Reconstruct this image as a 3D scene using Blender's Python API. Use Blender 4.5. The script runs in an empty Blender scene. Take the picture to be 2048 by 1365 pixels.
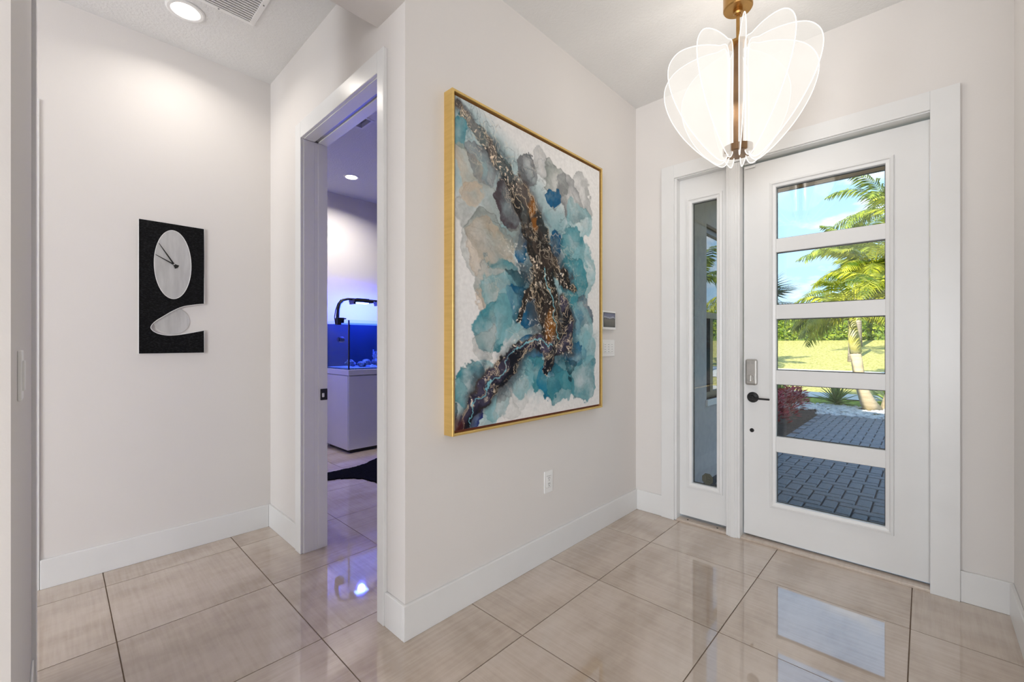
import bpy, bmesh, math, random
import numpy as np
from mathutils import Vector, Matrix
random.seed(7)
scene = bpy.context.scene
COL = scene.collection
PI = math.pi

# ---------------------------------------------------------------- camera, sky, sun, window daylight, exposure
EYE = 1.27
cam_data = bpy.data.cameras.new('camera'); cam = bpy.data.objects.new('camera', cam_data); COL.objects.link(cam)
cam_data.sensor_width = 36.0
cam_data.lens = 866.2/2048*36.0
cam_data.shift_y = 5.0/2048
cam_data.clip_start = 0.02; cam_data.clip_end = 400
cam.location = (0, 0, EYE); cam.rotation_euler = (PI/2, 0, 0.7606)
scene.camera = cam

world = bpy.data.worlds.new('sky'); scene.world = world; world.use_nodes = True
wn, wl = world.node_tree.nodes, world.node_tree.links
wn.clear()
w_out = wn.new('ShaderNodeOutputWorld'); w_bg = wn.new('ShaderNodeBackground')
w_tc = wn.new('ShaderNodeTexCoord'); w_sep = wn.new('ShaderNodeSeparateXYZ')
w_ramp = wn.new('ShaderNodeValToRGB'); w_map = wn.new('ShaderNodeMapping'); w_noise = wn.new('ShaderNodeTexNoise')
w_cr = wn.new('ShaderNodeValToRGB'); w_mix = wn.new('ShaderNodeMixRGB')
e = w_ramp.color_ramp.elements
e[0].position = 0.0; e[0].color = (.70, .84, .97, 1); e[1].position = 1.0; e[1].color = (.24, .45, .82, 1)
x_ = e.new(.10); x_.color = (.48, .73, .97, 1)
x_ = e.new(.42); x_.color = (.30, .57, .93, 1)
w_map.inputs['Scale'].default_value = (3.2, 3.2, 9.0)
w_noise.inputs['Scale'].default_value = 1.6; w_noise.inputs['Detail'].default_value = 7; w_noise.inputs['Roughness'].default_value = .55
w_cr.color_ramp.elements[0].position = .54; w_cr.color_ramp.elements[1].position = .68
w_mix.inputs[2].default_value = (.96, .97, 1.0, 1)
wl.new(w_tc.outputs['Generated'], w_sep.inputs[0]); wl.new(w_sep.outputs['Z'], w_ramp.inputs[0])
wl.new(w_tc.outputs['Generated'], w_map.inputs[0]); wl.new(w_map.outputs[0], w_noise.inputs['Vector'])
wl.new(w_noise.outputs[0], w_cr.inputs[0]); wl.new(w_cr.outputs[0], w_mix.inputs[0])
wl.new(w_ramp.outputs[0], w_mix.inputs[1]); wl.new(w_mix.outputs[0], w_bg.inputs['Color'])
w_bg.inputs['Strength'].default_value = 1.5
wl.new(w_bg.outputs[0], w_out.inputs[0])

sun_data = bpy.data.lights.new('sun', 'SUN'); sun = bpy.data.objects.new('sun_offscreen', sun_data); COL.objects.link(sun)
sun_data.energy = 10.0; sun_data.angle = math.radians(.6); sun_data.color = (1.0, .93, .80)
sun.rotation_euler = Vector((.10, .86, -.52)).to_track_quat('-Z', 'Y').to_euler()     # shines from behind the house towards the street

WINDOW_LIGHT = 106
for nm_, wx_ in (('back_window_hall_offscreen', -3.3), ('back_window_middle_offscreen', .68), ('back_window_corner_offscreen', 2.02)):            # daylight of the three sliding doors in the back wall of the living room
    ld = bpy.data.lights.new(nm_, 'AREA'); lo = bpy.data.objects.new(nm_, ld); COL.objects.link(lo)
    ld.shape = 'RECTANGLE'; ld.size = 1.1; ld.size_y = 2.25; ld.energy = WINDOW_LIGHT; ld.color = (.93, .96, 1.0)
    lo.location = (wx_, -5.86, 1.25); lo.rotation_euler = (PI/2, 0, 0)       # looks towards +Y
scene.view_settings.view_transform = 'Standard'; scene.view_settings.look = 'None'
scene.view_settings.exposure = 0.12; scene.view_settings.gamma = 1.0; scene.view_settings.use_curve_mapping = False
scene.cycles.max_bounces = 9; scene.cycles.diffuse_bounces = 4; scene.cycles.glossy_bounces = 4
scene.cycles.use_adaptive_sampling = True; scene.cycles.adaptive_threshold = .05
scene.cycles.transparent_max_bounces = 40; scene.cycles.transmission_bounces = 8
scene.cycles.sample_clamp_indirect = 6.0

# ---------------------------------------------------------------- measures of the place (metres, camera over the origin)
XA, YW, XC, YD, XR, H = -1.610, 1.028, -3.306, 3.078, .304, 3.08
YWB = 1.158                 # far side of the hall wall
XAB = -1.81                 # far side of the wall with the painting
XF = -5.40                  # far wall of the aquarium room
HA = 3.175                  # ceiling of the aquarium room
DOORF = 3.128               # face of the front door

# ---------------------------------------------------------------- helpers
def tag(o, label=None, cat=None, group=None, kind=None):
    if label: o['label'] = label
    if cat: o['category'] = cat
    if group: o['group'] = group
    if kind: o['kind'] = kind
    return o
def thing(name, loc, label, cat, group=None, kind=None):
    o = bpy.data.objects.new(name, None); o.empty_display_size = .1; COL.objects.link(o); o.location = loc
    return tag(o, label, cat, group, kind)
def wloc(o):
    v = Vector((0, 0, 0))
    while o is not None:
        v = v+o.location; o = o.parent
    return v
class MB:
    """collects shapes given in world metres; build() links them as one mesh object under a parent"""
    def __init__(s): s.bm = bmesh.new()
    def box(s, x0, x1, y0, y1, z0, z1, bev=0):
        r = bmesh.ops.create_cube(s.bm, size=1)
        vs = r['verts']
        for v in vs: v.co = Vector((x0+(v.co.x+.5)*(x1-x0), y0+(v.co.y+.5)*(y1-y0), z0+(v.co.z+.5)*(z1-z0)))
        if bev:
            es = list({e_ for v in vs for e_ in v.link_edges})
            bmesh.ops.bevel(s.bm, geom=es, offset=bev, segments=2, affect='EDGES', profile=.5)
        return s
    def poly(s, pts, d):
        """flat polygon pts pushed along vector d"""
        n = len(pts); d = Vector(d)
        a = [s.bm.verts.new(p) for p in pts]; b = [s.bm.verts.new(Vector(p)+d) for p in pts]
        s.bm.faces.new(a); s.bm.faces.new(b[::-1])
        for i in range(n): s.bm.faces.new((a[i], b[i], b[(i+1) % n], a[(i+1) % n]))
        return s
    def ring(s, outer, inner, d):
        """flat frame between two loops of equal length pushed along d"""
        n = len(outer); d = Vector(d)
        o0 = [s.bm.verts.new(p) for p in outer]; i0 = [s.bm.verts.new(p) for p in inner]
        o1 = [s.bm.verts.new(Vector(p)+d) for p in outer]; i1 = [s.bm.verts.new(Vector(p)+d) for p in inner]
        for k in range(n):
            j = (k+1) % n
            s.bm.faces.new((o0[k], o0[j], i0[j], i0[k])); s.bm.faces.new((o1[k], i1[k], i1[j], o1[j]))
            s.bm.faces.new((o0[k], o1[k], o1[j], o0[j])); s.bm.faces.new((i0[k], i0[j], i1[j], i1[k]))
        return s
    def loops(s, loops, close=True, cap0=False, cap1=False):
        """skin a list of equally long loops"""
        vs = [[s.bm.verts.new(p) for p in L] for L in loops]
        n = len(vs[0])
        for A, B in zip(vs[:-1], vs[1:]):
            for k in range(n if close else n-1):
                j = (k+1) % n
                s.bm.faces.new((A[k], A[j], B[j], B[k]))
        if cap0: s.bm.faces.new(vs[0][::-1])
        if cap1: s.bm.faces.new(vs[-1])
        return s
    def lathe(s, c, prof, seg=32, axis='Z'):
        L = []
        for r, h in prof:
            lp = []
            for k in range(seg):
                a = 2*PI*k/seg; p = (r*math.cos(a), r*math.sin(a), h)
                if axis == 'X': p = (p[2], p[0], p[1])
                if axis == 'Y': p = (p[0], p[2], p[1])
                lp.append(Vector(c)+Vector(p))
            L.append(lp)
        return s.loops(L, True, True, True)
    def tube(s, pts, r, seg=8, closed=False):
        pts = [Vector(p) for p in pts]; n = len(pts)
        rr = r if isinstance(r, (list, tuple)) else [r]*n
        L = []; up = None
        for i, p in enumerate(pts):
            t = (pts[(i+1) % n]-pts[i-1]) if closed else (pts[min(i+1, n-1)]-pts[max(i-1, 0)])
            t.normalize()
            if up is None: up = Vector((0, 0, 1)) if abs(t.z) < .9 else Vector((1, 0, 0))
            a = t.cross(up); a.normalize(); b = a.cross(t); up = b
            L.append([p+a*rr[i]*math.cos(2*PI*k/seg)+b*rr[i]*math.sin(2*PI*k/seg) for k in range(seg)])
        if closed: L.append(L[0])
        return s.loops(L, True, not closed, not closed)
    def ico(s, c, r, sub=1, sc=(1, 1, 1), rot=None, jit=0):
        q = bmesh.ops.create_icosphere(s.bm, subdivisions=sub, radius=r)
        for v in q['verts']:
            p = Vector((v.co.x*sc[0], v.co.y*sc[1], v.co.z*sc[2]))*(1+random.uniform(-jit, jit))
            if rot is not None: p = rot @ p
            v.co = p+Vector(c)
        return s
    def build(s, name, mat, parent=None, smooth=False):
        bmesh.ops.remove_doubles(s.bm, verts=s.bm.verts[:], dist=1e-6)
        bmesh.ops.recalc_face_normals(s.bm, faces=s.bm.faces[:])
        off = wloc(parent) if parent else Vector((0, 0, 0))
        if parent:
            for v in s.bm.verts: v.co -= off
        me = bpy.data.meshes.new(name); s.bm.to_mesh(me); s.bm.free()
        me.materials.append(mat)
        if smooth: me.polygons.foreach_set('use_smooth', [True]*len(me.polygons))
        o = bpy.data.objects.new(name, me); COL.objects.link(o)
        if parent: o.parent = parent
        return o
def raw_mesh(name, verts, faces, mat, parent=None, smooth=False):
    off = wloc(parent) if parent else Vector((0, 0, 0))
    me = bpy.data.meshes.new(name); me.from_pydata([(v[0]-off.x, v[1]-off.y, v[2]-off.z) for v in verts], [], faces); me.materials.append(mat); me.update()
    if smooth: me.polygons.foreach_set('use_smooth', [True]*len(me.polygons))
    o = bpy.data.objects.new(name, me); COL.objects.link(o)
    if parent: o.parent = parent
    return o
def one(name, mat, parent, *b, bev=0):
    return MB().box(*b, bev=bev).build(name, mat, parent)
def struct(name, mb, mat, label, cat):
    return tag(mb.build(name, mat), label, cat, kind='structure')
def add_text(name, body, size, loc, rot, mat, parent, align='CENTER'):
    cu = bpy.data.curves.new(name, 'FONT'); cu.body = body; cu.size = size; cu.align_x = align; cu.align_y = 'CENTER'; cu.extrude = .0003
    o = bpy.data.objects.new(name, cu); COL.objects.link(o)
    dg = bpy.context.evaluated_depsgraph_get()
    me = bpy.data.meshes.new_from_object(o.evaluated_get(dg)); bpy.data.objects.remove(o)
    me.materials.clear(); me.materials.append(mat)
    t = bpy.data.objects.new(name, me); COL.objects.link(t); t.parent = parent
    t.location = Vector(loc)-wloc(parent); t.rotation_euler = rot
    return t

# ---------------------------------------------------------------- materials
def mat(name, col, rough=.5, metal=0, spec=.5, noise=None, bump=None, emit=None, estr=0, coat=0, ior=None):
    m = bpy.data.materials.new(name); m.use_nodes = True
    n, l = m.node_tree.nodes, m.node_tree.links; b = n['Principled BSDF']
    b.inputs['Base Color'].default_value = (*col, 1); b.inputs['Roughness'].default_value = rough
    b.inputs['Metallic'].default_value = metal; b.inputs['Specular IOR Level'].default_value = spec
    b.inputs['Coat Weight'].default_value = coat
    if ior: b.inputs['IOR'].default_value = ior
    if emit: b.inputs['Emission Color'].default_value = (*emit, 1); b.inputs['Emission Strength'].default_value = estr
    tc = n.new('ShaderNodeTexCoord')
    if noise:                                             # (scale, colour 2, low, high[, stretch])
        t = n.new('ShaderNodeTexNoise'); t.inputs['Scale'].default_value = noise[0]; t.inputs['Detail'].default_value = 6
        r = n.new('ShaderNodeValToRGB'); r.color_ramp.elements[0].position = noise[2]; r.color_ramp.elements[1].position = noise[3]
        r.color_ramp.elements[0].color = (*col, 1); r.color_ramp.elements[1].color = (*noise[1], 1)
        mp = n.new('ShaderNodeMapping'); mp.inputs['Scale'].default_value = noise[4] if len(noise) > 4 else (1, 1, 1)
        l.new(tc.outputs['Object'], mp.inputs[0]); l.new(mp.outputs[0], t.inputs['Vector'])
        l.new(t.outputs[0], r.inputs[0]); l.new(r.outputs[0], b.inputs['Base Color'])
    if bump:                                              # (scale, strength, distance)
        t2 = n.new('ShaderNodeTexNoise'); t2.inputs['Scale'].default_value = bump[0]; t2.inputs['Detail'].default_value = 3
        bp = n.new('ShaderNodeBump'); bp.inputs['Strength'].default_value = bump[1]; bp.inputs['Distance'].default_value = bump[2]
        l.new(tc.outputs['Object'], t2.inputs['Vector']); l.new(t2.outputs[0], bp.inputs['Height']); l.new(bp.outputs[0], b.inputs['Normal'])
    return m
def glass(name, tint=(1, 1, 1), refl=1.0, ior=1.5, rough=0.0):
    m = bpy.data.materials.new(name); m.use_nodes = True
    n, l = m.node_tree.nodes, m.node_tree.links; n.clear()
    o = n.new('ShaderNodeOutputMaterial'); mx = n.new('ShaderNodeMixShader'); t = n.new('ShaderNodeBsdfTransparent'); g = n.new('ShaderNodeBsdfGlossy')
    lw = n.new('ShaderNodeLayerWeight'); lw.inputs['Blend'].default_value = .5      # 1-cos of the viewing angle, same from both sides of the pane
    pw = n.new('ShaderNodeMath'); pw.operation = 'POWER'; pw.inputs[1].default_value = 5.0
    f0 = ((ior-1)/(ior+1))**2
    f = n.new('ShaderNodeMath'); f.operation = 'MULTIPLY_ADD'; f.inputs[1].default_value = 1-f0; f.inputs[2].default_value = f0
    mu = n.new('ShaderNodeMath'); mu.operation = 'MULTIPLY'; mu.inputs[1].default_value = refl; mu.use_clamp = True
    l.new(lw.outputs['Facing'], pw.inputs[0]); l.new(pw.outputs[0], f.inputs[0])
    t.inputs[0].default_value = (*tint, 1); g.inputs['Roughness'].default_value = rough
    l.new(f.outputs[0], mu.inputs[0]); l.new(mu.outputs[0], mx.inputs[0]); l.new(t.outputs[0], mx.inputs[1]); l.new(g.outputs[0], mx.inputs[2]); l.new(mx.outputs[0], o.inputs[0])
    return m
def leaf_mat(name, c1, c2, scale=3.0, trans=.35, rough=.45):
    m = bpy.data.materials.new(name); m.use_nodes = True
    n, l = m.node_tree.nodes, m.node_tree.links; b = n['Principled BSDF']; o = n['Material Output']
    tc = n.new('ShaderNodeTexCoord'); t = n.new('ShaderNodeTexNoise'); t.inputs['Scale'].default_value = scale; t.inputs['Detail'].default_value = 4
    r = n.new('ShaderNodeValToRGB'); r.color_ramp.elements[0].position = .36; r.color_ramp.elements[1].position = .64
    r.color_ramp.elements[0].color = (*c1, 1); r.color_ramp.elements[1].color = (*c2, 1)
    tr = n.new('ShaderNodeBsdfTranslucent'); mx = n.new('ShaderNodeMixShader'); mx.inputs[0].default_value = trans
    b.inputs['Roughness'].default_value = rough
    l.new(tc.outputs['Object'], t.inputs['Vector']); l.new(t.outputs[0], r.inputs[0]); l.new(r.outputs[0], b.inputs['Base Color']); l.new(r.outputs[0], tr.inputs[0])
    l.new(b.outputs[0], mx.inputs[1]); l.new(tr.outputs[0], mx.inputs[2]); l.new(mx.outputs[0], o.inputs[0])
    return m
def emission(name, col, strength):
    m = bpy.data.materials.new(name); m.use_nodes = True
    n, l = m.node_tree.nodes, m.node_tree.links; n.clear()
    o = n.new('ShaderNodeOutputMaterial'); e_ = n.new('ShaderNodeEmission'); e_.inputs[0].default_value = (*col, 1); e_.inputs[1].default_value = strength
    l.new(e_.outputs[0], o.inputs[0]); return m
def tile_mat():
    m = bpy.data.materials.new('polished porcelain'); m.use_nodes = True
    n, l = m.node_tree.nodes, m.node_tree.links; b = n['Principled BSDF']
    tc = n.new('ShaderNodeTexCoord'); oi = n.new('ShaderNodeObjectInfo')
    gt = n.new('ShaderNodeMath'); gt.operation = 'GREATER_THAN'; gt.inputs[1].default_value = .55
    an = n.new('ShaderNodeMath'); an.operation = 'MULTIPLY'; an.inputs[1].default_value = PI/2
    rot = n.new('ShaderNodeVectorRotate'); rot.rotation_type = 'Z_AXIS'
    off = n.new('ShaderNodeVectorMath'); off.operation = 'SCALE'; off.inputs[0].default_value = (37, 53, 11)
    ad = n.new('ShaderNodeVectorMath'); ad.operation = 'ADD'
    l.new(oi.outputs['Random'], gt.inputs[0]); l.new(gt.outputs[0], an.inputs[0]); l.new(an.outputs[0], rot.inputs['Angle'])
    l.new(tc.outputs['Object'], rot.inputs['Vector']); l.new(oi.outputs['Random'], off.inputs['Scale'])
    l.new(rot.outputs[0], ad.inputs[0]); l.new(off.outputs[0], ad.inputs[1])
    def nz(sc, scale, det):
        mp = n.new('ShaderNodeMapping'); mp.inputs['Scale'].default_value = sc
        t = n.new('ShaderNodeTexNoise'); t.inputs['Scale'].default_value = scale; t.inputs['Detail'].default_value = det; t.inputs['Roughness'].default_value = .6
        l.new(ad.outputs[0], mp.inputs[0]); l.new(mp.outputs[0], t.inputs['Vector']); return t
    cloud = nz((1.3, 2.6, 1), 1.6, 4); streak = nz((42, 2.4, 1), 1.5, 8)
    mx = n.new('ShaderNodeMath'); mx.operation = 'MULTIPLY_ADD'; mx.inputs[1].default_value = .30
    sc_ = n.new('ShaderNodeMath'); sc_.operation = 'MULTIPLY'; sc_.inputs[1].default_value = .70
    l.new(cloud.outputs[0], sc_.inputs[0]); l.new(streak.outputs[0], mx.inputs[0]); l.new(sc_.outputs[0], mx.inputs[2])
    r = n.new('ShaderNodeValToRGB'); el = r.color_ramp.elements
    el[0].position = .36; el[0].color = (.47, .375, .30, 1); el[1].position = .64; el[1].color = (.645, .55, .47, 1)
    q = el.new(.5); q.color = (.57, .47, .39, 1)
    l.new(mx.outputs[0], r.inputs[0]); l.new(r.outputs[0], b.inputs['Base Color'])
    b.inputs['Roughness'].default_value = .035; b.inputs['IOR'].default_value = 2.15
    return m
M = {}
M['wall'] = mat('warm white wall paint', (.778, .748, .724), .75, spec=.3, bump=(160, .12, .002))
M['ceil'] = mat('textured white ceiling', (.80, .80, .795), .85, spec=.2, bump=(70, .5, .006))
M['trim'] = mat('satin white trim paint', (.82, .82, .815), .28, noise=(4, (.79, .79, .785), .35, .7))
M['door'] = mat('white door paint', (.83, .83, .825), .32, noise=(3, (.80, .80, .795), .35, .7))
M['tile'] = tile_mat()
M['grout'] = mat('brown grout', (.20, .145, .105), .9, noise=(40, (.26, .19, .14), .3, .7))
M['gold'] = mat('brushed gold frame', (.78, .55, .20), .36, metal=.7, noise=(9, (.70, .48, .16), .3, .7, (1, 1, 8)))
M['brass'] = mat('aged brass', (.50, .29, .10), .30, metal=1, noise=(20, (.42, .24, .085), .3, .7))
M['bronze'] = mat('bronze cap', (.26, .16, .085), .38, metal=.9, noise=(20, (.21, .125, .07), .3, .7))
M['redgap'] = mat('red brown float gap', (.13, .025, .014), .6, noise=(30, (.18, .04, .02), .3, .7))
M['black'] = mat('matt black metal', (.012, .012, .013), .38, metal=.3, noise=(60, (.02, .02, .021), .3, .7))
M['blackgrain'] = mat('black grained panel', (.0035, .0035, .004), .6, spec=.12, noise=(90, (.018, .018, .020), .45, .75, (1, 1.0, 2.2)), bump=(120, .6, .002))
M['silver'] = mat('brushed aluminium', (.60, .61, .61), .36, metal=.75, noise=(5, (.74, .75, .75), .35, .65, (1, 5, 1)))
M['whiteedge'] = mat('white edge', (.85, .85, .85), .4, noise=(8, (.8, .8, .8), .3, .7))
M['nickel'] = mat('satin nickel', (.52, .51, .49), .33, metal=.9, noise=(30, (.46, .45, .43), .3, .7))
M['plastic'] = mat('white plastic', (.88, .88, .875), .35, noise=(12, (.86, .86, .855), .3, .7))
M['dark'] = mat('dark slot', (.02, .02, .02), .6, noise=(30, (.03, .03, .03), .3, .7))
M['greymark'] = mat('grey print', (.30, .30, .30), .6, noise=(30, (.34, .34, .34), .3, .7))
M['glass'] = glass('clear door glass', (.97, .985, .98), 1.0, 1.52)
M['winglass'] = glass('grey window glass', (.45, .5, .52), 2.2, 1.6)
M['stucco'] = mat('grey stucco', (.41, .385, .375), .9, noise=(18, (.35, .33, .325), .3, .7), bump=(90, .5, .006))
M['soffit'] = mat('brown plank soffit', (.44, .21, .085), .5, noise=(3, (.55, .28, .12), .3, .7, (1, 12, 1)))
M['concrete'] = mat('pale concrete', (.72, .70, .66), .85, noise=(2, (.63, .61, .58), .3, .7))
M['paver'] = mat('blue grey paver', (.25, .265, .29), .8, noise=(60, (.18, .195, .22), .35, .65), bump=(160, .5, .003))
M['paverjoint'] = mat('dark paver joint', (.035, .038, .045), .95, noise=(50, (.05, .053, .06), .3, .7))
M['soil'] = mat('dark bark mulch', (.030, .020, .015), .95, noise=(14, (.075, .05, .036), .4, .7), bump=(30, 1, .02))
M['cabinet'] = mat('white gloss lacquer', (.78, .785, .80), .12, noise=(2, (.755, .76, .775), .3, .7), coat=.5)
M['duct'] = mat('galvanised duct', (.34, .34, .34), .6, noise=(20, (.28, .28, .28), .3, .7))
M['fur'] = mat('black hide', (.003, .003, .0035), .95, spec=.05, noise=(60, (.009, .0085, .009), .45, .7), bump=(150, .9, .004))
# ---------------------------------------------------------------- the abstract ink painting (colours per vertex, metres from the canvas top left)
INK_WASHES = [
    (0.053, 0.147, 0.049, 0.08, 'teal', 0.5), (0.083, 0.333, 0.081, 0.106, 'cream', 0.35), (0.179, 0.269, 0.086, 0.097, 'grey', 0.45), (0.3, 0.296, 0.089, 0.089, 'greyl', 0.4),
    (0.163, 0.505, 0.124, 0.133, 'pale', 0.45), (0.115, 0.455, 0.079, 0.072, 'cream', 0.3), (0.344, 0.439, 0.074, 0.098, 'violet', 0.75), (0.515, 0.195, 0.07, 0.082, 'grey', 0.7),
    (0.617, 0.138, 0.061, 0.07, 'greyl', 0.45), (0.754, 0.199, 0.105, 0.106, 'greyg', 0.55), (0.876, 0.272, 0.142, 0.137, 'grey', 0.5), (1.008, 0.209, 0.099, 0.107, 'greyl', 0.45),
    (0.954, 0.377, 0.133, 0.109, 'teall', 0.45), (0.73, 0.293, 0.042, 0.052, 'blue', 0.7), (0.247, 0.624, 0.138, 0.112, 'greyg', 0.5), (0.147, 0.714, 0.097, 0.109, 'pale', 0.45),
    (0.247, 0.724, 0.146, 0.137, 'cream', 0.3), (0.451, 0.62, 0.047, 0.086, 'blue', 0.85), (0.412, 0.569, 0.078, 0.074, 'greyg', 0.5), (0.792, 0.588, 0.063, 0.077, 'blue', 0.8),
    (0.954, 0.563, 0.106, 0.111, 'teal', 0.5), (1.035, 0.692, 0.089, 0.143, 'teall', 0.5), (0.954, 0.749, 0.117, 0.111, 'teal', 0.6), (0.336, 0.814, 0.133, 0.098, 'teal', 0.45),
    (0.412, 0.806, 0.108, 0.058, 'dkteal', 0.6), (0.247, 0.861, 0.104, 0.101, 'pale', 0.5), (0.213, 0.927, 0.068, 0.074, 'cream', 0.3), (0.3, 0.907, 0.122, 0.107, 'teall', 0.45),
    (0.431, 0.937, 0.102, 0.106, 'blue', 0.8), (0.511, 0.973, 0.074, 0.071, 'blue', 0.6), (0.247, 1.062, 0.111, 0.115, 'teal', 0.65), (0.336, 1.021, 0.092, 0.103, 'teall', 0.5),
    (0.179, 1.149, 0.066, 0.088, 'pale', 0.4), (1.008, 0.931, 0.109, 0.113, 'slate', 0.65), (0.928, 0.997, 0.073, 0.08, 'blue', 0.5), (0.876, 0.787, 0.071, 0.121, 'teal', 0.6),
    (0.981, 1.026, 0.119, 0.112, 'teall', 0.45), (0.511, 1.191, 0.082, 0.07, 'blue', 0.85), (0.574, 1.303, 0.111, 0.094, 'teal', 0.7), (0.451, 1.337, 0.087, 0.08, 'teall', 0.55),
    (0.684, 1.337, 0.1, 0.103, 'bluet', 0.7), (0.826, 1.315, 0.089, 0.089, 'teal', 0.6), (0.954, 1.197, 0.085, 0.074, 'blue', 0.6), (1.035, 1.356, 0.122, 0.127, 'teal', 0.5),
    (1.063, 1.183, 0.073, 0.095, 'teall', 0.5), (0.802, 1.403, 0.127, 0.077, 'teal', 0.6), (0.902, 1.288, 0.062, 0.067, 'dkteal', 0.5), (0.083, 1.326, 0.068, 0.109, 'teal', 0.6),
    (0.023, 1.403, 0.041, 0.093, 'teall', 0.55), (0.147, 1.294, 0.065, 0.063, 'teall', 0.4), (0.264, 1.426, 0.084, 0.101, 'teall', 0.5), (0.189, 1.493, 0.067, 0.088, 'teall', 0.5),
    (0.3, 1.404, 0.065, 0.056, 'grey', 0.35), (0.14, 1.468, 0.025, 0.053, 'royal', 0.85), (0.068, 1.537, 0.036, 0.057, 'blue', 0.7), (0.115, 1.556, 0.044, 0.052, 'slate', 0.5),
    (0.038, 1.579, 0.027, 0.042, 'cream', 0.4), (0.336, 1.484, 0.088, 0.057, 'pale', 0.22), (0.431, 1.415, 0.07, 0.043, 'pale', 0.22), (-0.021, 1.449, 0.029, 0.06, 'dkteal', 0.6),
]
INK_VEINS = [
    [(0.014, 0.018, 0.018), (0.115, 0.109, 0.028), (0.247, 0.198, 0.042), (0.373, 0.263, 0.054), (0.471, 0.37, 0.069), (0.532, 0.465, 0.085), (0.582, 0.593, 0.097), (0.626, 0.727, 0.104), (0.67, 0.893, 0.093), (0.707, 1.035, 0.095), (0.73, 1.15, 0.067), (0.684, 1.213, 0.023)],
    [(0.851, 1.151, 0.035), (0.754, 1.174, 0.048), (0.661, 1.162, 0.055), (0.532, 1.133, 0.029), (0.431, 1.176, 0.036), (0.3, 1.289, 0.055), (0.23, 1.336, 0.045), (0.13, 1.433, 0.039), (0.068, 1.514, 0.028), (0.005, 1.586, 0.018)],
    [(0.639, 0.584, 0.045), (0.763, 0.725, 0.044), (0.954, 0.801, 0.011)],
    [(0.617, 0.784, 0.053), (0.491, 0.906, 0.024), (0.431, 1.017, 0.016)],
    [(0.841, 0.881, 0.03), (0.876, 1.029, 0.041), (0.851, 1.151, 0.041)],
    [(0.684, 1.236, 0.046), (0.661, 1.307, 0.014)],
]
INK_AMBER = [
    (0.532, 0.396, 0.05), (0.582, 0.482, 0.035), (0.698, 1.049, 0.065), (0.707, 0.977, 0.042),
]
INK_CRACKS = [
    [(0.639, 0.726, 0.009), (0.707, 0.862, 0.014), (0.744, 1.004, 0.01), (0.792, 1.121, 0.01)],
    [(0.73, 1.15, 0.01), (0.617, 1.136, 0.013), (0.491, 1.128, 0.012), (0.412, 1.176, 0.007), (0.247, 1.312, 0.007), (0.13, 1.414, 0.007), (0.099, 1.518, 0.006)],
]

INK = dict(teal=(.10,.33,.38), teall=(.30,.52,.56), blue=(.008,.16,.31), bluet=(.03,.26,.38), royal=(.01,.035,.25), dkteal=(.02,.09,.12),
           grey=(.26,.27,.28), greyl=(.45,.46,.46), greyg=(.34,.37,.35), violet=(.12,.095,.11), pale=(.50,.52,.50), cream=(.66,.52,.38), slate=(.15,.21,.26))
def value_noise(x, y, seed):
    xi = np.floor(x).astype(np.int64); yi = np.floor(y).astype(np.int64)
    fx = x-xi; fy = y-yi
    fx = fx*fx*(3-2*fx); fy = fy*fy*(3-2*fy)
    def hsh(a, b):
        n = (a*374761393+b*668265263+seed*982451653) & 0xffffffff
        n = ((n ^ (n >> 13))*1274126177) & 0xffffffff
        return ((n ^ (n >> 16)) & 0xffff)/65535.0
    a = hsh(xi, yi)*(1-fx)+hsh(xi+1, yi)*fx
    b = hsh(xi, yi+1)*(1-fx)+hsh(xi+1, yi+1)*fx
    return a*(1-fy)+b*fy
def fbm(x, y, seed, octaves=5, scale=1.0):
    s = 0; amp = .5
    for o in range(octaves):
        s = s+amp*value_noise(x*scale, y*scale, seed+o*17); scale *= 2.03; amp *= .5
    return s
def smooth(a, b, v):
    t = np.clip((v-a)/(b-a), 0, 1)
    return t*t*(3-2*t)
def polyline_field(px, py, pts):
    best = np.full(px.shape, 9.0)
    for (ax, ay, aw), (bx, by, bw) in zip(pts[:-1], pts[1:]):
        dx, dy = bx-ax, by-ay
        t = np.clip(((px-ax)*dx+(py-ay)*dy)/(dx*dx+dy*dy), 0, 1)
        d = np.hypot(px-ax-t*dx, py-ay-t*dy)/(aw+(bw-aw)*t)
        best = np.minimum(best, d)
    return best
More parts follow.
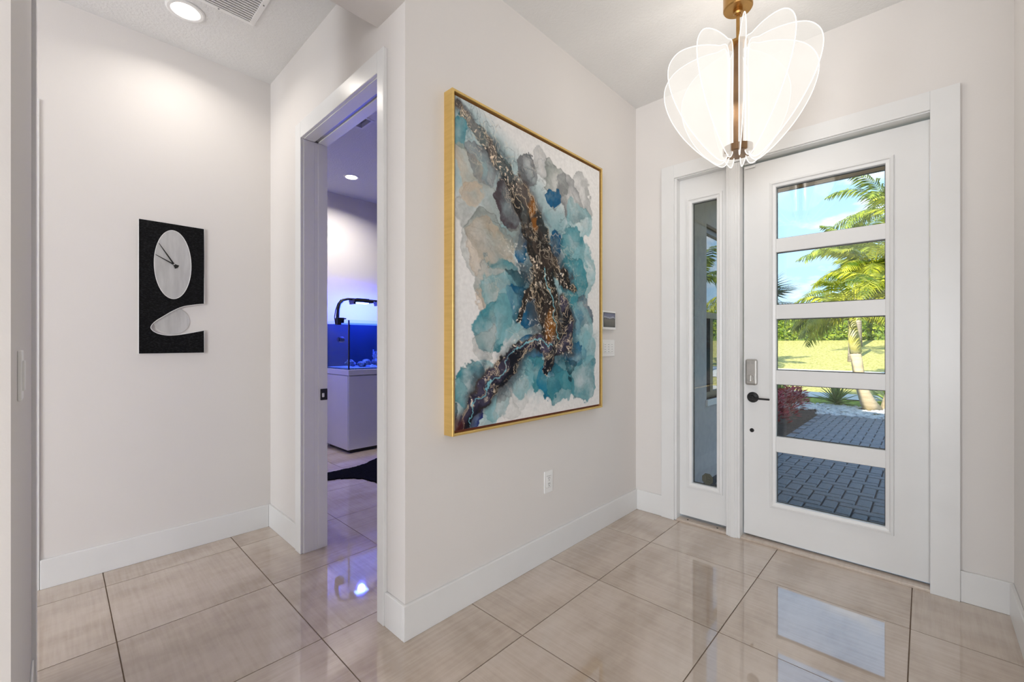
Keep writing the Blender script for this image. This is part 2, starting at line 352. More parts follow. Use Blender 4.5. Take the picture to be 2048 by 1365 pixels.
def ink_painting(W, H, nx, ny):
    x, y = np.meshgrid(np.linspace(0, W, nx), np.linspace(0, H, ny))
    col = np.empty((ny, nx, 3)); col[:] = (.80, .79, .78)
    wx = x+.16*(fbm(x, y, 3, 6, 6)-.48)+.03*(fbm(x, y, 5, 4, 40)-.48); wy = y+.16*(fbm(x, y, 8, 6, 6)-.48)+.03*(fbm(x, y, 6, 4, 40)-.48)
    grain = fbm(x, y, 21, 5, 14)
    def mix(c, m):
        col[:] = col*(1-m[..., None])+np.array(c)*m[..., None]
    veins = polyline_field(wx, wy, [(p[0], p[1], .1) for p in INK_VEINS[0]])
    under = smooth(4.6, 2.2, veins+3.2*(fbm(x, y, 25, 4, 5)-.45))*smooth(1.5, 1.36, y+.2*(grain-.45))*smooth(.02, .2, y-.42*(x-.35))
    mix((.30, .46, .49), under*.95*(.35+.9*fbm(wx, wy, 27, 5, 7)))
    rng = np.random.default_rng(4)
    for k, (cx, cy, rx, ry, key, al) in enumerate(INK_WASHES):
        ox, oy = rng.random(2)*9
        j0, j1 = np.clip(((np.array([cx-rx*1.9-.08, cx+rx*1.9+.08]))/W*nx).astype(int), 0, nx)
        i0, i1 = np.clip(((np.array([cy-ry*1.9-.08, cy+ry*1.9+.08]))/H*ny).astype(int), 0, ny)
        if j1-j0 < 2 or i1-i0 < 2: continue
        w = (slice(i0, i1), slice(j0, j1))
        X, Y = x[w], y[w]
        lob = .80*(fbm(X+ox, Y+oy, 40, 4, 6)-.45)
        d = np.hypot((wx[w]-cx)/(rx*1.15), (wy[w]-cy)/(ry*1.15))+lob
        m = smooth(1.02, .93, d)
        depth = .55+1.0*smooth(.1, 1., d)*fbm(X+ox, Y, 60, 5, 12)+.9*(grain[w]-.45)
        c = np.array(INK[key])
        def mixw(c, m):
            col[w] = col[w]*(1-m[..., None])+c*m[..., None]
        mixw(c, np.clip(m*min(al*1.4, .97)*depth, 0, 1))
        tone = smooth(.45, .62, fbm(wx[w]+ox, wy[w]+oy, 66, 5, 22))
        mixw(c*.45, m*tone*al*.40)
        rim = np.exp(-((d-.955)/.020)**2)*al*.75*smooth(.32, .55, fbm(X+oy, Y+ox, 70, 3, 8))
        mixw(c*.22, rim)
    field = np.full(x.shape, 9.0); lower = np.full(x.shape, 9.0)
    ux = x+.085*(fbm(x, y, 91, 5, 10)-.48)+.035*(fbm(x, y, 95, 4, 34)-.48)
    uy = y+.085*(fbm(x, y, 97, 5, 10)-.48)+.035*(fbm(x, y, 99, 4, 34)-.48)
    for k, v in enumerate(INK_VEINS):
        d = polyline_field(ux, uy, v); field = np.minimum(field, d)
        if k in (1, 4, 5): lower = np.minimum(lower, d)
    # smoke and deep ink around the dark river, then the river itself
    body = smooth(.35, .8, y)*smooth(1.5, 1.2, y)
    mix((.015, .10, .15), smooth(3.4, 1.3, field)*.75*body*smooth(.40, .58, fbm(ux, uy, 113, 5, 8)))
    mix((.11, .10, .11), smooth(2.6, 1.0, field)*.75*smooth(.34, .56, fbm(ux, uy, 111, 5, 9)))
    upper = smooth(.62, .25, y)
    low = (lower < np.where(x < .5, 2.2, 1.25)).astype(float)
    # coordinates that run along the flow
    ax, ay = .50, .866
    fu = (ux*ax+uy*ay)*.34; fv = ux*ay-uy*ax
    gu = (-ux*.74+uy*.67)*.34; gv = ux*.67+uy*.74
    fu = fu*(1-low)+gu*low; fv = fv*(1-low)+gv*low
    n1 = fbm(fu, fv, 121, 6, 22)
    dark = np.empty_like(col); dark[:] = (.022, .016, .013)
    dark += np.clip(n1[..., None]-.42, -.05, 1)*np.array((.42, .31, .25))*(.55+1.1*upper[..., None])
    ind = smooth(1.2, .8, lower)[..., None]
    dark = dark*(1-ind)+ind*np.clip(np.array((.018, .016, .034))+np.clip(n1[..., None]-.43, -.03, 1)*np.array((.30, .26, .40)), 0.004, 1)
    ragged = field+.55*(fbm(fu, fv, 127, 5, 26)-.47)
    m = smooth(1.32, 1.02, ragged)[..., None]*(.97-.30*upper[..., None])
    col = col*(1-m)+np.clip(dark, .006, 1)*m
    for cx, cy, r in INK_AMBER:
        d = np.hypot((ux-cx)/r, (uy-cy)/(r*1.5))
        mix((.32, .14, .020), smooth(1.1, .4, d)*.9*smooth(.36, .5, n1))
    # cream and gold filaments
    def ridge(seed, sc, wid, u_, v_):
        f = fbm(u_, v_, seed, 4, sc)
        gy_, gx_ = np.gradient(f, H/ny, W/nx)
        return np.exp(-(np.abs(f-.47)/(np.hypot(gx_, gy_)+1.2)/wid)**2)
    fl = np.maximum(ridge(131, 20, .0017, fu, fv), ridge(141, 34, .0015, fu, fv))
    near = smooth(1.6, .9, field)
    mix((.76, .63, .47), fl*near*.85*smooth(.40, .56, fbm(x, y, 151, 4, 13)))
    speck = smooth(.56, .64, fbm(ux, uy, 161, 3, 85))
    mix((.84, .73, .60), speck*near*.95*smooth(.40, .54, fbm(x, y, 171, 4, 10)))
    wide = smooth(6.5, 1.3, field)*smooth(1.42, 1.0, y)
    wl_ = np.maximum(ridge(183, 9, .0015, ux, uy), ridge(187, 17, .0012, ux, uy))
    mix((.80, .70, .57), wl_*wide*.55*smooth(.44, .58, fbm(x, y, 181, 4, 8)))
    mix((.86, .84, .80), smooth(.60, .66, fbm(ux, uy, 163, 3, 70))*smooth(4.5, 1.5, field)*body*.8*smooth(.5, .6, fbm(x, y, 173, 4, 9)))
    edge = np.maximum(ridge(191, 6, .0014, wx, wy), ridge(193, 11, .0010, wx, wy))
    mix((.05, .09, .11), edge*smooth(7, 2.0, field)*.50*smooth(.42, .56, fbm(x, y, 201, 4, 6))*smooth(.79, .72, col.max(-1)))
    for v in INK_CRACKS:
        d = polyline_field(ux, uy, v); mix((.30, .62, .70), smooth(.55, .25, d)*.8)
    mix((.12, .02, .02), smooth(.075, .02, np.hypot(x-.005, y-1.52))*.8)
    g_ = np.clip(col/.80, 0, 1.05)
    return np.clip(.83*g_**1.28, .004, 1)

# ================================================================ THE SETTING
def wall(name, boxes, m, label, cat='wall'):
    b = MB()
    for q in boxes: b.box(*q)
    return struct(name, b, m, label, cat)
OPX0, OPX1, OPZ = -2.71, XAB, 2.505          # pocket door opening
floor = wall('floor', [(XF, 3.0, -5.9, 3.30, -.12, -.004), (XF, XAB, 3.30, 6.5, -.12, -.004)], M['grout'], 'floor of large polished beige porcelain tiles with thin brown joints', 'floor')
VX0, VX1, VY0, VY1 = -2.735, -2.20, .20, .745                # opening of the return air grille
SX0, SX1, SY0, SY1 = -3.59, -3.42, 1.75, 1.85                # opening of the supply slot
def slab_with_hole(x0, x1, y0, y1, z0, z1, hx0, hx1, hy0, hy1):
    return [(x0, hx0, y0, y1, z0, z1), (hx1, x1, y0, y1, z0, z1), (hx0, hx1, y0, hy0, z0, z1), (hx0, hx1, hy1, y1, z0, z1)]
ceiling = wall('ceiling', slab_with_hole(XF-.15, 3.15, -6.05, YWB, H, H+.12, VX0, VX1, VY0, VY1)+[(XAB, 3.15, YWB, 3.30, H, H+.12)]+slab_with_hole(XF-.15, XAB, YWB, 6.5, HA, H+.135, SX0, SX1, SY0, SY1)+[(XAB, -1.51, 3.30, 6.5, H, H+.12)], M['ceil'], 'textured white ceiling over the foyer and the hall', 'ceiling')
wall_center = wall('wall_center', [(XAB, XA, YW, YD, 0, H)], M['wall'], 'warm white foyer wall that carries the framed ink painting', 'wall')
wall_hall = wall('wall_hall', [(XF, OPX0-.02, YW, YWB, 0, H), (OPX0-.02, XAB, YW, YWB, OPZ+.02, H)], M['wall'], 'warm white hall wall around the open pocket door', 'wall')
wall_left = wall('wall_left', [(XC-.12, XC, -.15, YW, 0, H), (XC-.12, XC, -.95, -.15, 2.44, H), (XC-.12, XC, -2.6, -.95, 0, H)], M['wall'], 'warm white hall wall that carries the black and silver clock', 'wall')
wall_near = wall('wall_near', [(-2.386, -1.29, -.22, -.062, 0, H)], M['wall'], 'white wall end with the light switch facing the hall', 'wall')
wall_front = wall('wall_front', [(XAB, -1.312, YD, 3.30, 0, H), (.03, 3.15, YD, 3.30, 0, H), (-1.312, .03, YD, 3.30, 2.475, H)], M['wall'], 'warm white wall around the front door', 'wall')
wall_right = wall('wall_right', [(XR, XR+.15, .95, YD, 0, H)], M['wall'], 'warm white wall right of the front door', 'wall')
wall_far = wall('wall_far', [(XF-.15, XF, -6.05, YWB, 0, H), (XF-.15, XF, YWB, 6.5, 0, HA)], M['wall'], 'far wall of the aquarium room washed with blue light', 'wall')
wall_wing = wall('wall_wing', [(XAB, -1.51, 3.30, 4.29, -.2, H), (XAB, -1.51, 5.9, 6.5, -.2, H), (XAB, -1.51, 4.29, 5.9, -.2, .73), (XAB, -1.51, 4.29, 5.9, 2.42, H), (XF-.15, XAB, 6.38, 6.5, -.2, HA)], M['stucco'], 'grey stucco wing wall outside the sidelight', 'wall')
wall_back = wall('wall_back', [(XF, -3.92, -6.05, -5.9, 0, H), (-2.68, .06, -6.05, -5.9, 0, H), (1.30, 1.40, -6.05, -5.9, 0, H), (2.64, 3.0, -6.05, -5.9, 0, H), (XF, 3.0, -6.05, -5.9, 2.45, H)], M['wall'], 'back wall of the living room with three glass doors', 'wall')
wall_side = wall('wall_side', [(3.0, 3.15, -6.05, YD, 0, H)], M['wall'], 'white side wall of the living room', 'wall')
beam = tag(MB().box(XAB-.03, XA, -.22, YW, 2.738, H).build('ceiling_beam', M['wall']), 'dropped beam between the foyer and the hall ceiling', 'beam', kind='structure')

# floor tiles: pieces of the floor
TS, TGX, TGY, JN = .61, -1.2649, 1.3955, .0045
tile_cache = {}
def tile(x0, x1, y0, y1):
    x0 += JN/2; x1 -= JN/2; y0 += JN/2; y1 -= JN/2
    if x1-x0 < .03 or y1-y0 < .03: return
    w, d = round(x1-x0, 4), round(y1-y0, 4)
    if (w, d) not in tile_cache:
        b = MB().box(-w/2, w/2, -d/2, d/2, -.010, 0)
        o = b.build('tile', M['tile'])
        tile_cache[(w, d)] = o.data
    else:
        o = bpy.data.objects.new('tile', tile_cache[(w, d)]); COL.objects.link(o)
    o.parent = floor; o.location = ((x0+x1)/2, (y0+y1)/2, 0)
def tile_area(X0, X1, Y0, Y1):
    i = math.floor((X0-TGX)/TS)
    while TGX+i*TS < X1-.01:
        j = math.floor((Y0-TGY)/TS)
        while TGY+j*TS < Y1-.01:
            tile(max(X0, TGX+i*TS), min(X1, TGX+(i+1)*TS), max(Y0, TGY+j*TS), min(Y1, TGY+(j+1)*TS)); j += 1
        i += 1
tile_area(XF, 3.0, -5.9, 3.066)
tile_area(XF, XAB, 3.066, 6.38)

# skirting
def skirt(name, boxes, label):
    b = MB()
    for (x0, x1, y0, y1) in boxes:
        b.box(x0, x1, y0, y1, 0, .152, bev=.003)
    return struct(name, b, M['trim'], label, 'baseboard')
T = .015
skirt('baseboard_center', [(XA, XA+T, YW-T, YD)], 'tall white baseboard under the ink painting')
skirt('baseboard_pier', [(OPX1+.055, XA, YW-T, YW)], 'short white baseboard right of the pocket door')
skirt('baseboard_hall', [(XC, OPX0-.088, YW-T, YW)], 'short white baseboard left of the pocket door')
skirt('baseboard_left', [(XC, XC+T, -.06, YW-T)], 'tall white baseboard under the clock')
skirt('baseboard_front', [(XA+T, -1.397, YD-T, YD)], 'short white baseboard left of the sidelight')
skirt('baseboard_entry', [(.129, XR, YD-T, YD)], 'short white baseboard right of the front door')
skirt('baseboard_right', [(XR-T, XR, .95, YD-T)], 'white baseboard on the right foyer wall')
skirt('baseboard_near', [(-2.28, -1.29, -.062, -.055)], 'white baseboard under the light switch')
skirt('baseboard_far', [(XF, XF+T, YWB, 6.38)], 'white baseboard behind the aquarium stand')

# pocket door opening
t1 = thing('trim_1', (-2.26, YW, 0), 'white casing around the open pocket doorway', 'door casing', kind='structure')
C = .02
MB().box(OPX0-.088, OPX0-.004, YW-C, YW, 0, OPZ+.10, bev=.003).build('casing_board', M['trim'], t1)
MB().box(OPX1-.002, OPX1+.055, YW-C, YW, 0, OPZ+.10, bev=.003).build('casing_board', M['trim'], t1)
MB().box(OPX0-.004, OPX1-.002, YW-C, YW, OPZ+.003, OPZ+.10, bev=.003).build('casing_board', M['trim'], t1)
for (y0, y1, d) in ((YW-.002, 1.090, 0), (1.112, YWB+.012, 0)):
    MB().box(OPX0-.02, OPX0+d, y0, y1, 0, OPZ, bev=.002).build('jamb_strip', M['trim'], t1)
    MB().box(OPX0, OPX1, y0, y1, OPZ, OPZ+.02, bev=.002).build('jamb_strip', M['trim'], t1)
MB().box(OPX0-.02, OPX0-.003, 1.060, 1.125, 0, OPZ).build('pocket_door_edge', M['door'], t1)
MB().box(OPX0, OPX1, 1.085, 1.115, OPZ+.006, OPZ+.02).build('door_track', M['nickel'], t1)
lt = MB().box(OPX0-.002, OPX0+.006, 1.125, 1.168, .918, .988, bev=.003).build('latch', M['black'], t1)
MB().box(OPX0+.005, OPX0+.010, 1.133, 1.147, .937, .962, bev=.002).build('latch_tongue', M['whiteedge'], lt)

# casing on the wall end at the far left, and the closed door behind it
t4 = thing('trim_4', (-2.33, -.06, 0), 'white door casing at the end of the wall with the light switch', 'door casing', kind='structure')
MB().box(-2.388, -2.285, -.064, -.050, 0, 2.497, bev=.002).build('casing_board', M['trim'], t4)
d2 = thing('door_2', (XC, -.55, 0), 'closed white door in the hall beyond the clock', 'door', kind='structure')
MB().box(XC-.08, XC-.04, -.95, -.15, 0, 2.43).build('door_slab', M['door'], d2)
MB().box(XC-.04, XC+.012, -.15, -.062, 0, 2.44, bev=.002).build('casing_board', M['trim'], d2)
MB().box(XC-.04, XC+.012, -1.04, -.95, 0, 2.44, bev=.002).build('casing_board', M['trim'], d2)
MB().box(XC-.04, XC+.012, -1.04, -.062, 2.44, 2.53, bev=.002).build('casing_board', M['trim'], d2)

# front door casing
t2 = thing('trim_2', (-.63, YD, 0), 'wide white casing around the front door and its sidelight', 'door casing', kind='structure')
MB().box(-1.397, -1.303, YD-.022, YD, 0, 2.553, bev=.002).build('casing_board', M['trim'], t2)
MB().box(.022, .129, YD-.022, YD, 0, 2.553, bev=.002).build('casing_board', M['trim'], t2)
MB().box(-1.303, .022, YD-.022, YD, 2.458, 2.553, bev=.002).build('casing_board', M['trim'], t2)
MB().box(-1.312, -1.288, YD-.008, 3.20, 0, 2.475, bev=.002).build('jamb', M['trim'], t2)
MB().box(.026, .048, YD-.008, 3.20, 0, 2.475, bev=.002).build('jamb', M['trim'], t2)
MB().box(-1.288, .026, YD-.008, 3.20, 2.452, 2.475, bev=.002).build('jamb', M['trim'], t2)
post = MB().box(-.952, -.868, YD-.018, 3.20, 0, 2.452, bev=.002)
post.box(-.938, -.882, YD-.026, YD-.017, 0, 2.452, bev=.003).box(-.924, -.896, YD-.031, YD-.025, 0, 2.452, bev=.002)
post.build('mullion_post', M['trim'], t2)
struct('trim_3', MB().box(-.868, .03, 3.066, 3.32, -.004, .012, bev=.002).box(-1.29, -.952, 3.066, 3.32, -.004, .012, bev=.002), M['tile'], 'beige threshold strip under the front door', 'threshold')

def rect(x0, x1, z0, z1, y): return [(x0, y, z0), (x1, y, z0), (x1, y, z1), (x0, y, z1)]
def lite(parent, x0, x1, z0, z1, inset, face, m):
    """stepped glazing frame: outer rectangle and its inset"""
    pr = [(0, .001), (.003, -.010), (inset*.42, -.013), (inset*.55, -.006), (inset*.93, -.003), (inset, .0), (inset, .030), (0, .030)]
    b = MB().loops([rect(x0+i, x1-i, z0+i, z1-i, face+y) for i, y in pr]+[rect(x0, x1, z0, z1, face+.001)])
    return b.build('glazing_frame', m, parent)
GLY = DOORF+.018
# the door
door = thing('door_1', (-.42, DOORF, 0), 'white front door with five stacked glass panes', 'door', kind='structure')
MB().ring(rect(-.862, .022, .022, 2.437, DOORF), rect(-.700, -.130, .240, 2.280, DOORF), (0, .045, 0)).build('door_slab', M['door'], door)
lite(door, -.714, -.117, .226, 2.294, .037, DOORF, M['door'])
BARS = [(.585, .682), (1.012, 1.101), (1.424, 1.514), (1.845, 1.931)]
for z0, z1 in BARS:
    MB().box(-.680, -.151, DOORF+.003, DOORF+.036, z0, z1, bev=.003).build('glazing_bar', M['door'], door)
zz = [.262]+[v for b in BARS for v in b]+[2.258]
for k in range(5):
    MB().box(-.682, -.149, GLY, GLY+.006, zz[2*k]-.006, zz[2*k+1]+.006).build('glass_pane', M['glass'], door)
    MB().ring(rect(-.678, -.153, zz[2*k], zz[2*k+1], GLY+.007), rect(-.673, -.158, zz[2*k]+.005, zz[2*k+1]-.005, GLY+.007), (0, .006, 0)).build('spacer', M['dark'], door)
lk = MB().box(-.848, -.778, DOORF-.030, DOORF, 1.000, 1.168, bev=.011).build('deadbolt_lock', M['nickel'], door); tag(lk, 'satin nickel deadbolt cover with thumb turn')
kb = MB().lathe((-.815, DOORF-.029, 1.045), [(.023, 0), (.023, -.006), (.021, -.009)], 28, 'Y').build('thumb_turn', M['nickel'], lk)
MB().lathe((-.815, DOORF-.030, 1.045), [(.0255, 0), (.0255, -.002)], 28, 'Y').build('turn_rim', M['nickel'], lk)
MB().box(-.817, -.812, DOORF-.046, DOORF-.036, 1.026, 1.064, bev=.002).build('turn_grip', M['nickel'], lk)
for x0, x1 in ((-.836, -.820), (-.811, -.796)): MB().box(x0, x1, DOORF-.0308, DOORF-.029, 1.1425, 1.1455).build('print_line', M['greymark'], lk)
lv = MB().lathe((-.808, DOORF, .920), [(.034, 0), (.034, -.007), (.030, -.011), (.014, -.013), (.012, -.045), (.012, -.058)], 32, 'Y').build('lever_rosette', M['black'], door); tag(lv, 'matt black door lever')
MB().box(-.815, -.700, DOORF-.062, DOORF-.050, .912, .924, bev=.004).build('lever', M['black'], lv)
MB().lathe((-.814, DOORF, .704), [(.013, 0), (.013, -.003), (.010, -.004)], 20, 'Y').build('door_plug', M['black'], door)
MB().box(-.856, -.792, DOORF-.014, DOORF, 2.414, 2.428, bev=.003).build('magnet_contact', M['plastic'], door)
MB().box(-.858, -.790, DOORF-.020, DOORF-.004, 2.440, 2.460, bev=.003).build('alarm_contact', M['plastic'], t2)

# the sidelight
win1 = thing('window_1', (-1.13, DOORF, 0), 'narrow white sidelight left of the front door', 'window', kind='structure')
MB().ring(rect(-1.288, -.952, .030, 2.452, DOORF), rect(-1.225, -1.006, .250, 2.296, DOORF), (0, .045, 0)).build('sidelight_panel', M['door'], win1)
lite(win1, -1.241, -.993, .233, 2.312, .040, DOORF, M['door'])
MB().box(-1.203, -1.031, GLY, GLY+.006, .268, 2.278).build('glass_pane', M['glass'], win1)
MB().ring(rect(-1.202, -1.032, .270, 2.276, GLY+.007), rect(-1.194, -1.040, .279, 2.267, GLY+.007), (0, .006, 0)).build('spacer', M['dark'], win1)
oct_ = [(-1.100+.040*math.cos(PI/8+k*PI/4), GLY-.0015, .318+.042*math.sin(PI/8+k*PI/4)) for k in range(8)]
M['sticker'] = mat('dark olive sticker', (.055, .058, .045), .6, noise=(30, (.075, .08, .06), .3, .7))
M['sticker2'] = mat('olive sticker print', (.095, .10, .075), .6, noise=(30, (.085, .09, .07), .3, .7))
stk = MB().poly(oct_, (0, .001, 0)).build('sticker', M['sticker'], win1); tag(stk, 'dark octagonal sticker on the glass')
MB().ring([(-1.100+.034*math.cos(PI/8+k*PI/4), GLY-.0019, .318+.036*math.sin(PI/8+k*PI/4)) for k in range(8)], [(-1.100+.031*math.cos(PI/8+k*PI/4), GLY-.0019, .318+.033*math.sin(PI/8+k*PI/4)) for k in range(8)], (0, .0004, 0)).build('sticker_print', M['sticker2'], stk)
MB().box(-1.119, -1.112, GLY-.0019, GLY-.0015, .303, .338).box(-1.100, -1.082, GLY-.0019, GLY-.0015, .322, .326).box(-1.100, -1.082, GLY-.0019, GLY-.0015, .305, .309).build('sticker_print', M['sticker2'], stk)
for x in (-1.22, -1.02): MB().lathe((x, 3.10, .012), [(.006, 0), (.006, .002)], 12).build('screw', M['dark'], win1)

# glass doors of the living room behind the camera
for i, (x0, x1) in enumerate(((-3.92, -2.68), (.06, 1.30), (1.40, 2.64))):
    w = thing('window_%d' % (i+3), ((x0+x1)/2, -5.95, 0), ['glass sliding door at the far side of the living room, nearest the hall', 'glass sliding door in the middle of the living room', 'glass sliding door in the corner of the living room'][i], 'window', kind='structure')
    MB().ring([(x0, -6.0, 0), (x1, -6.0, 0), (x1, -6.0, 2.45), (x0, -6.0, 2.45)], [(x0+.06, -6.0, .08), (x1-.06, -6.0, .08), (x1-.06, -6.0, 2.39), (x0+.06, -6.0, 2.39)], (0, .06, 0)).build('window_frame', M['trim'], w)
    MB().box((x0+x1)/2-.04, (x0+x1)/2+.04, -6.0, -5.95, .08, 2.39).build('window_stile', M['trim'], w)

# wing window outside
M['bronzeframe'] = mat('dark bronze window frame', (.03, .028, .026), .4, metal=.4, noise=(20, (.04, .037, .034), .3, .7))
M['tanbar'] = mat('tan window bar', (.30, .25, .17), .6, noise=(20, (.26, .22, .15), .3, .7))
M['stone'] = mat('pale stone sill', (.62, .61, .59), .7, noise=(12, (.54, .53, .52), .3, .7))
win2 = thing('window_2', (-1.56, 5.1, .73), 'dark framed window in the grey wing wall', 'window', kind='structure')
def rectx(y0, y1, z0, z1, x): return [(x, y0, z0), (x, y1, z0), (x, y1, z1), (x, y0, z1)]
MB().ring(rectx(4.29, 5.9, .73, 2.42, -1.60), rectx(4.35, 5.84, .79, 2.36, -1.60), (.05, 0, 0)).build('window_frame', M['bronzeframe'], win2)
MB().box(-1.60, -1.55, 4.35, 5.84, 1.52, 1.58).build('transom', M['tanbar'], win2)
MB().box(-1.60, -1.55, 4.50, 4.58, .79, 1.52).build('mullion', M['bronzeframe'], win2)
MB().box(-1.60, -1.49, 4.27, 5.92, .67, .73, bev=.004).build('window_sill', M['stone'], win2)
for y0, y1, z0, z1 in ((4.35, 5.84, 1.58, 2.36), (4.35, 4.50, .79, 1.52), (4.58, 5.84, .79, 1.52)):
    MB().box(-1.58, -1.574, y0, y1, z0, z1).build('glass_pane', M['winglass'], win2)

# porch and roof
M['fascia'] = mat('dark grey fascia', (.07, .07, .075), .6, noise=(8, (.09, .09, .095), .3, .7))
M['roof'] = mat('grey roof', (.30, .29, .28), .9, noise=(8, (.25, .24, .23), .3, .7))
rb = MB().box(XF-.6, 6.0, -9.6, 4.73, H+.14, 3.45).box(XF-.6, -1.5, 4.73, 6.55, H+.14, 3.45)  # unseen rear overhang lengthened to keep sun out of the glass doors
rb.loops([[(x0, y0, z), (x1, y0, z), (x1, y1, z), (x0, y1, z)] for x0, x1, y0, y1, z in ((XF-.6, -1.5, -2.0, 6.5, 3.45), (XF-.1, -2.0, -1.5, 5.9, 4.80))], True, True, True)  # unseen raised part, added so its shadow covers the fan palm and left agave
struct('roof', rb, M['roof'], 'grey roof over the house and porch with an unseen raised part added over the wing for shade', 'roof')
pf = tag(MB().box(-1.505, 6.0, 4.70, 4.73, 2.701, H+.13).build('porch_fascia', M['fascia']), 'dark grey fascia board along the porch edge', 'fascia', kind='structure')
ps = tag(MB().box(-1.505, 6.0, 3.31, 4.695, 2.72, 2.755).build('porch_soffit', M['fascia']), 'brown wooden porch soffit outside the front door', 'soffit', kind='structure')
for k in range(8):
    MB().box(-1.505, 6.0, 3.315+k*.1727, 3.315+k*.1727+.168, 2.700, 2.720, bev=.003).build('plank', M['soffit'], ps)

# ================================================================ THINGS INSIDE THE HOUSE
# ---- framed painting
PY0, PY1, PZ0, PZ1 = 1.236, 2.500, .846, 2.433
pt = thing('framed_painting', (XA, (PY0+PY1)/2, PZ0), 'large abstract ink painting in teal, blue and brown in a gold float frame', 'painting')
def rx(y0, y1, z0, z1, x): return [(x, y0, z0), (x, y1, z0), (x, y1, z1), (x, y0, z1)]
fw = .012
MB().loops([rx(PY0+i, PY1-i, PZ0+i, PZ1-i, XA+x) for i, x in ((0, 0), (0, .060), (.002, .062), (fw-.002, .062), (fw, .060), (fw, .012), (.006, 0), (0, 0))]).build('frame', M['gold'], pt)
MB().ring(rx(PY0+fw-.002, PY1-fw+.002, PZ0+fw-.002, PZ1-fw+.002, XA+.010), rx(PY0+.03, PY1-.03, PZ0+.03, PZ1-.03, XA+.010), (.030, 0, 0)).build('float_gap', M['redgap'], pt)
CY0, CY1, CZ0, CZ1 = PY0+.023, PY1-.023, PZ0+.023, PZ1-.023
M['canvasedge'] = mat('raw canvas edge', (.72, .66, .60), .8, noise=(30, (.66, .60, .54), .3, .7))
MB().box(XA+.012, XA+.0508, CY0, CY1, CZ0, CZ1).build('stretcher', M['canvasedge'], pt)
NX, NY = 440, 556
cw, ch_ = CY1-CY0, CZ1-CZ0
ink = ink_painting(cw, ch_, NX, NY)
gx_, gz_ = np.meshgrid(np.linspace(CY0, CY1, NX), np.linspace(CZ1, CZ0, NY))
co = np.stack([np.full(gx_.shape, XA+.0515), gx_, gz_], -1).reshape(-1, 3)-np.array(pt.location)
idx = np.arange(NX*NY).reshape(NY, NX)
quads = np.stack([idx[:-1, :-1], idx[1:, :-1], idx[1:, 1:], idx[:-1, 1:]], -1).reshape(-1, 4)
me = bpy.data.meshes.new('canvas')
me.vertices.add(NX*NY); me.vertices.foreach_set('co', co.ravel())
me.loops.add(quads.size); me.loops.foreach_set('vertex_index', quads.ravel().astype(np.int32))
me.polygons.add(len(quads)); me.polygons.foreach_set('loop_start', np.arange(0, quads.size, 4, dtype=np.int32)); me.polygons.foreach_set('loop_total', np.full(len(quads), 4, dtype=np.int32))
me.update(calc_edges=True)
ca = me.color_attributes.new('ink', 'FLOAT_COLOR', 'POINT')
ca.data.foreach_set('color', np.concatenate([ink, np.ones((NY, NX, 1))], -1).ravel().astype(np.float32))
m = bpy.data.materials.new('ink on canvas'); m.use_nodes = True
n, l = m.node_tree.nodes, m.node_tree.links; b = n['Principled BSDF']
at = n.new('ShaderNodeAttribute'); at.attribute_name = 'ink'
tc = n.new('ShaderNodeTexCoord'); tn = n.new('ShaderNodeTexNoise'); tn.inputs['Scale'].default_value = 55; tn.inputs['Detail'].default_value = 8
mr = n.new('ShaderNodeMapRange'); mr.inputs['From Min'].default_value = .3; mr.inputs['From Max'].default_value = .7; mr.inputs['To Min'].default_value = .94; mr.inputs['To Max'].default_value = 1.06
hs = n.new('ShaderNodeVectorMath'); hs.operation = 'SCALE'
l.new(tc.outputs['Object'], tn.inputs['Vector']); l.new(tn.outputs[0], mr.inputs[0]); l.new(at.outputs['Color'], hs.inputs[0]); l.new(mr.outputs[0], hs.inputs['Scale'])
l.new(hs.outputs[0], b.inputs['Base Color']); 
b.inputs['Roughness'].default_value = .65; b.inputs['Specular IOR Level'].default_value = .2
me.materials.append(m)
cv = bpy.data.objects.new('canvas', me); COL.objects.link(cv); cv.parent = pt

# ---- clock
KX = XC+.006
def smooth_loop(pts, n=6, closed=True):
    P = [Vector((p[0], p[1], 0)) for p in pts]; N = len(P); out = []
    rng = range(N) if closed else range(N-1)
    for i in rng:
        p0, p1, p2, p3 = (P[(i+k) % N] if closed else P[max(0, min(N-1, i+k))] for k in (-1, 0, 1, 2))
        for j in range(n):
            t = j/n
            q = .5*((2*p1)+(p2-p0)*t+(2*p0-5*p1+4*p2-p3)*t*t+(3*p1-p0-3*p2+p3)*t**3)
            out.append((q.x, q.y))
    if not closed: out.append((P[-1].x, P[-1].y))
    return out
clk = thing('wall_clock', (XC, .483, 1.211), 'black panel wall clock with silver oval dial and cut-out notch', 'clock')
notch = smooth_loop([(0.641, 1.520), (0.586, 1.510), (0.531, 1.495), (0.483, 1.467), (0.447, 1.439), (0.401, 1.401), (0.381, 1.370), (0.385, 1.351), (0.401, 1.336), (0.426, 1.325), (0.461, 1.319), (0.504, 1.322), (0.546, 1.330), (0.597, 1.342), (0.641, 1.353)], 4, False)
outline = [(.641, 1.993), (.326, 1.993), (.326, 1.211), (.641, 1.211)]+notch[::-1]
MB().poly([(XC+.005, y, z) for y, z in outline], (.010, 0, 0)).build('panel', M['blackgrain'], clk)
MB().poly([(XC, y, z) for y, z in outline], (.0055, 0, 0)).build('backing', M['whiteedge'], clk)
rimpts = [(XC+.0150, y, z) for y, z in outline]
MB().tube(rimpts, .0016, 6, True).build('edge', M['whiteedge'], clk)
ov = [(.4845+.089*math.cos(2*PI*k/64), 1.747+.2065*math.sin(2*PI*k/64)) for k in range(64)]
dial = MB().poly([(XC+.014, y, z) for y, z in ov], (.003, 0, 0)).build('dial', M['silver'], clk)
MB().tube([(XC+.0168, y, z) for y, z in ov], .0016, 6, True).build('dial_rim', M['whiteedge'], clk)
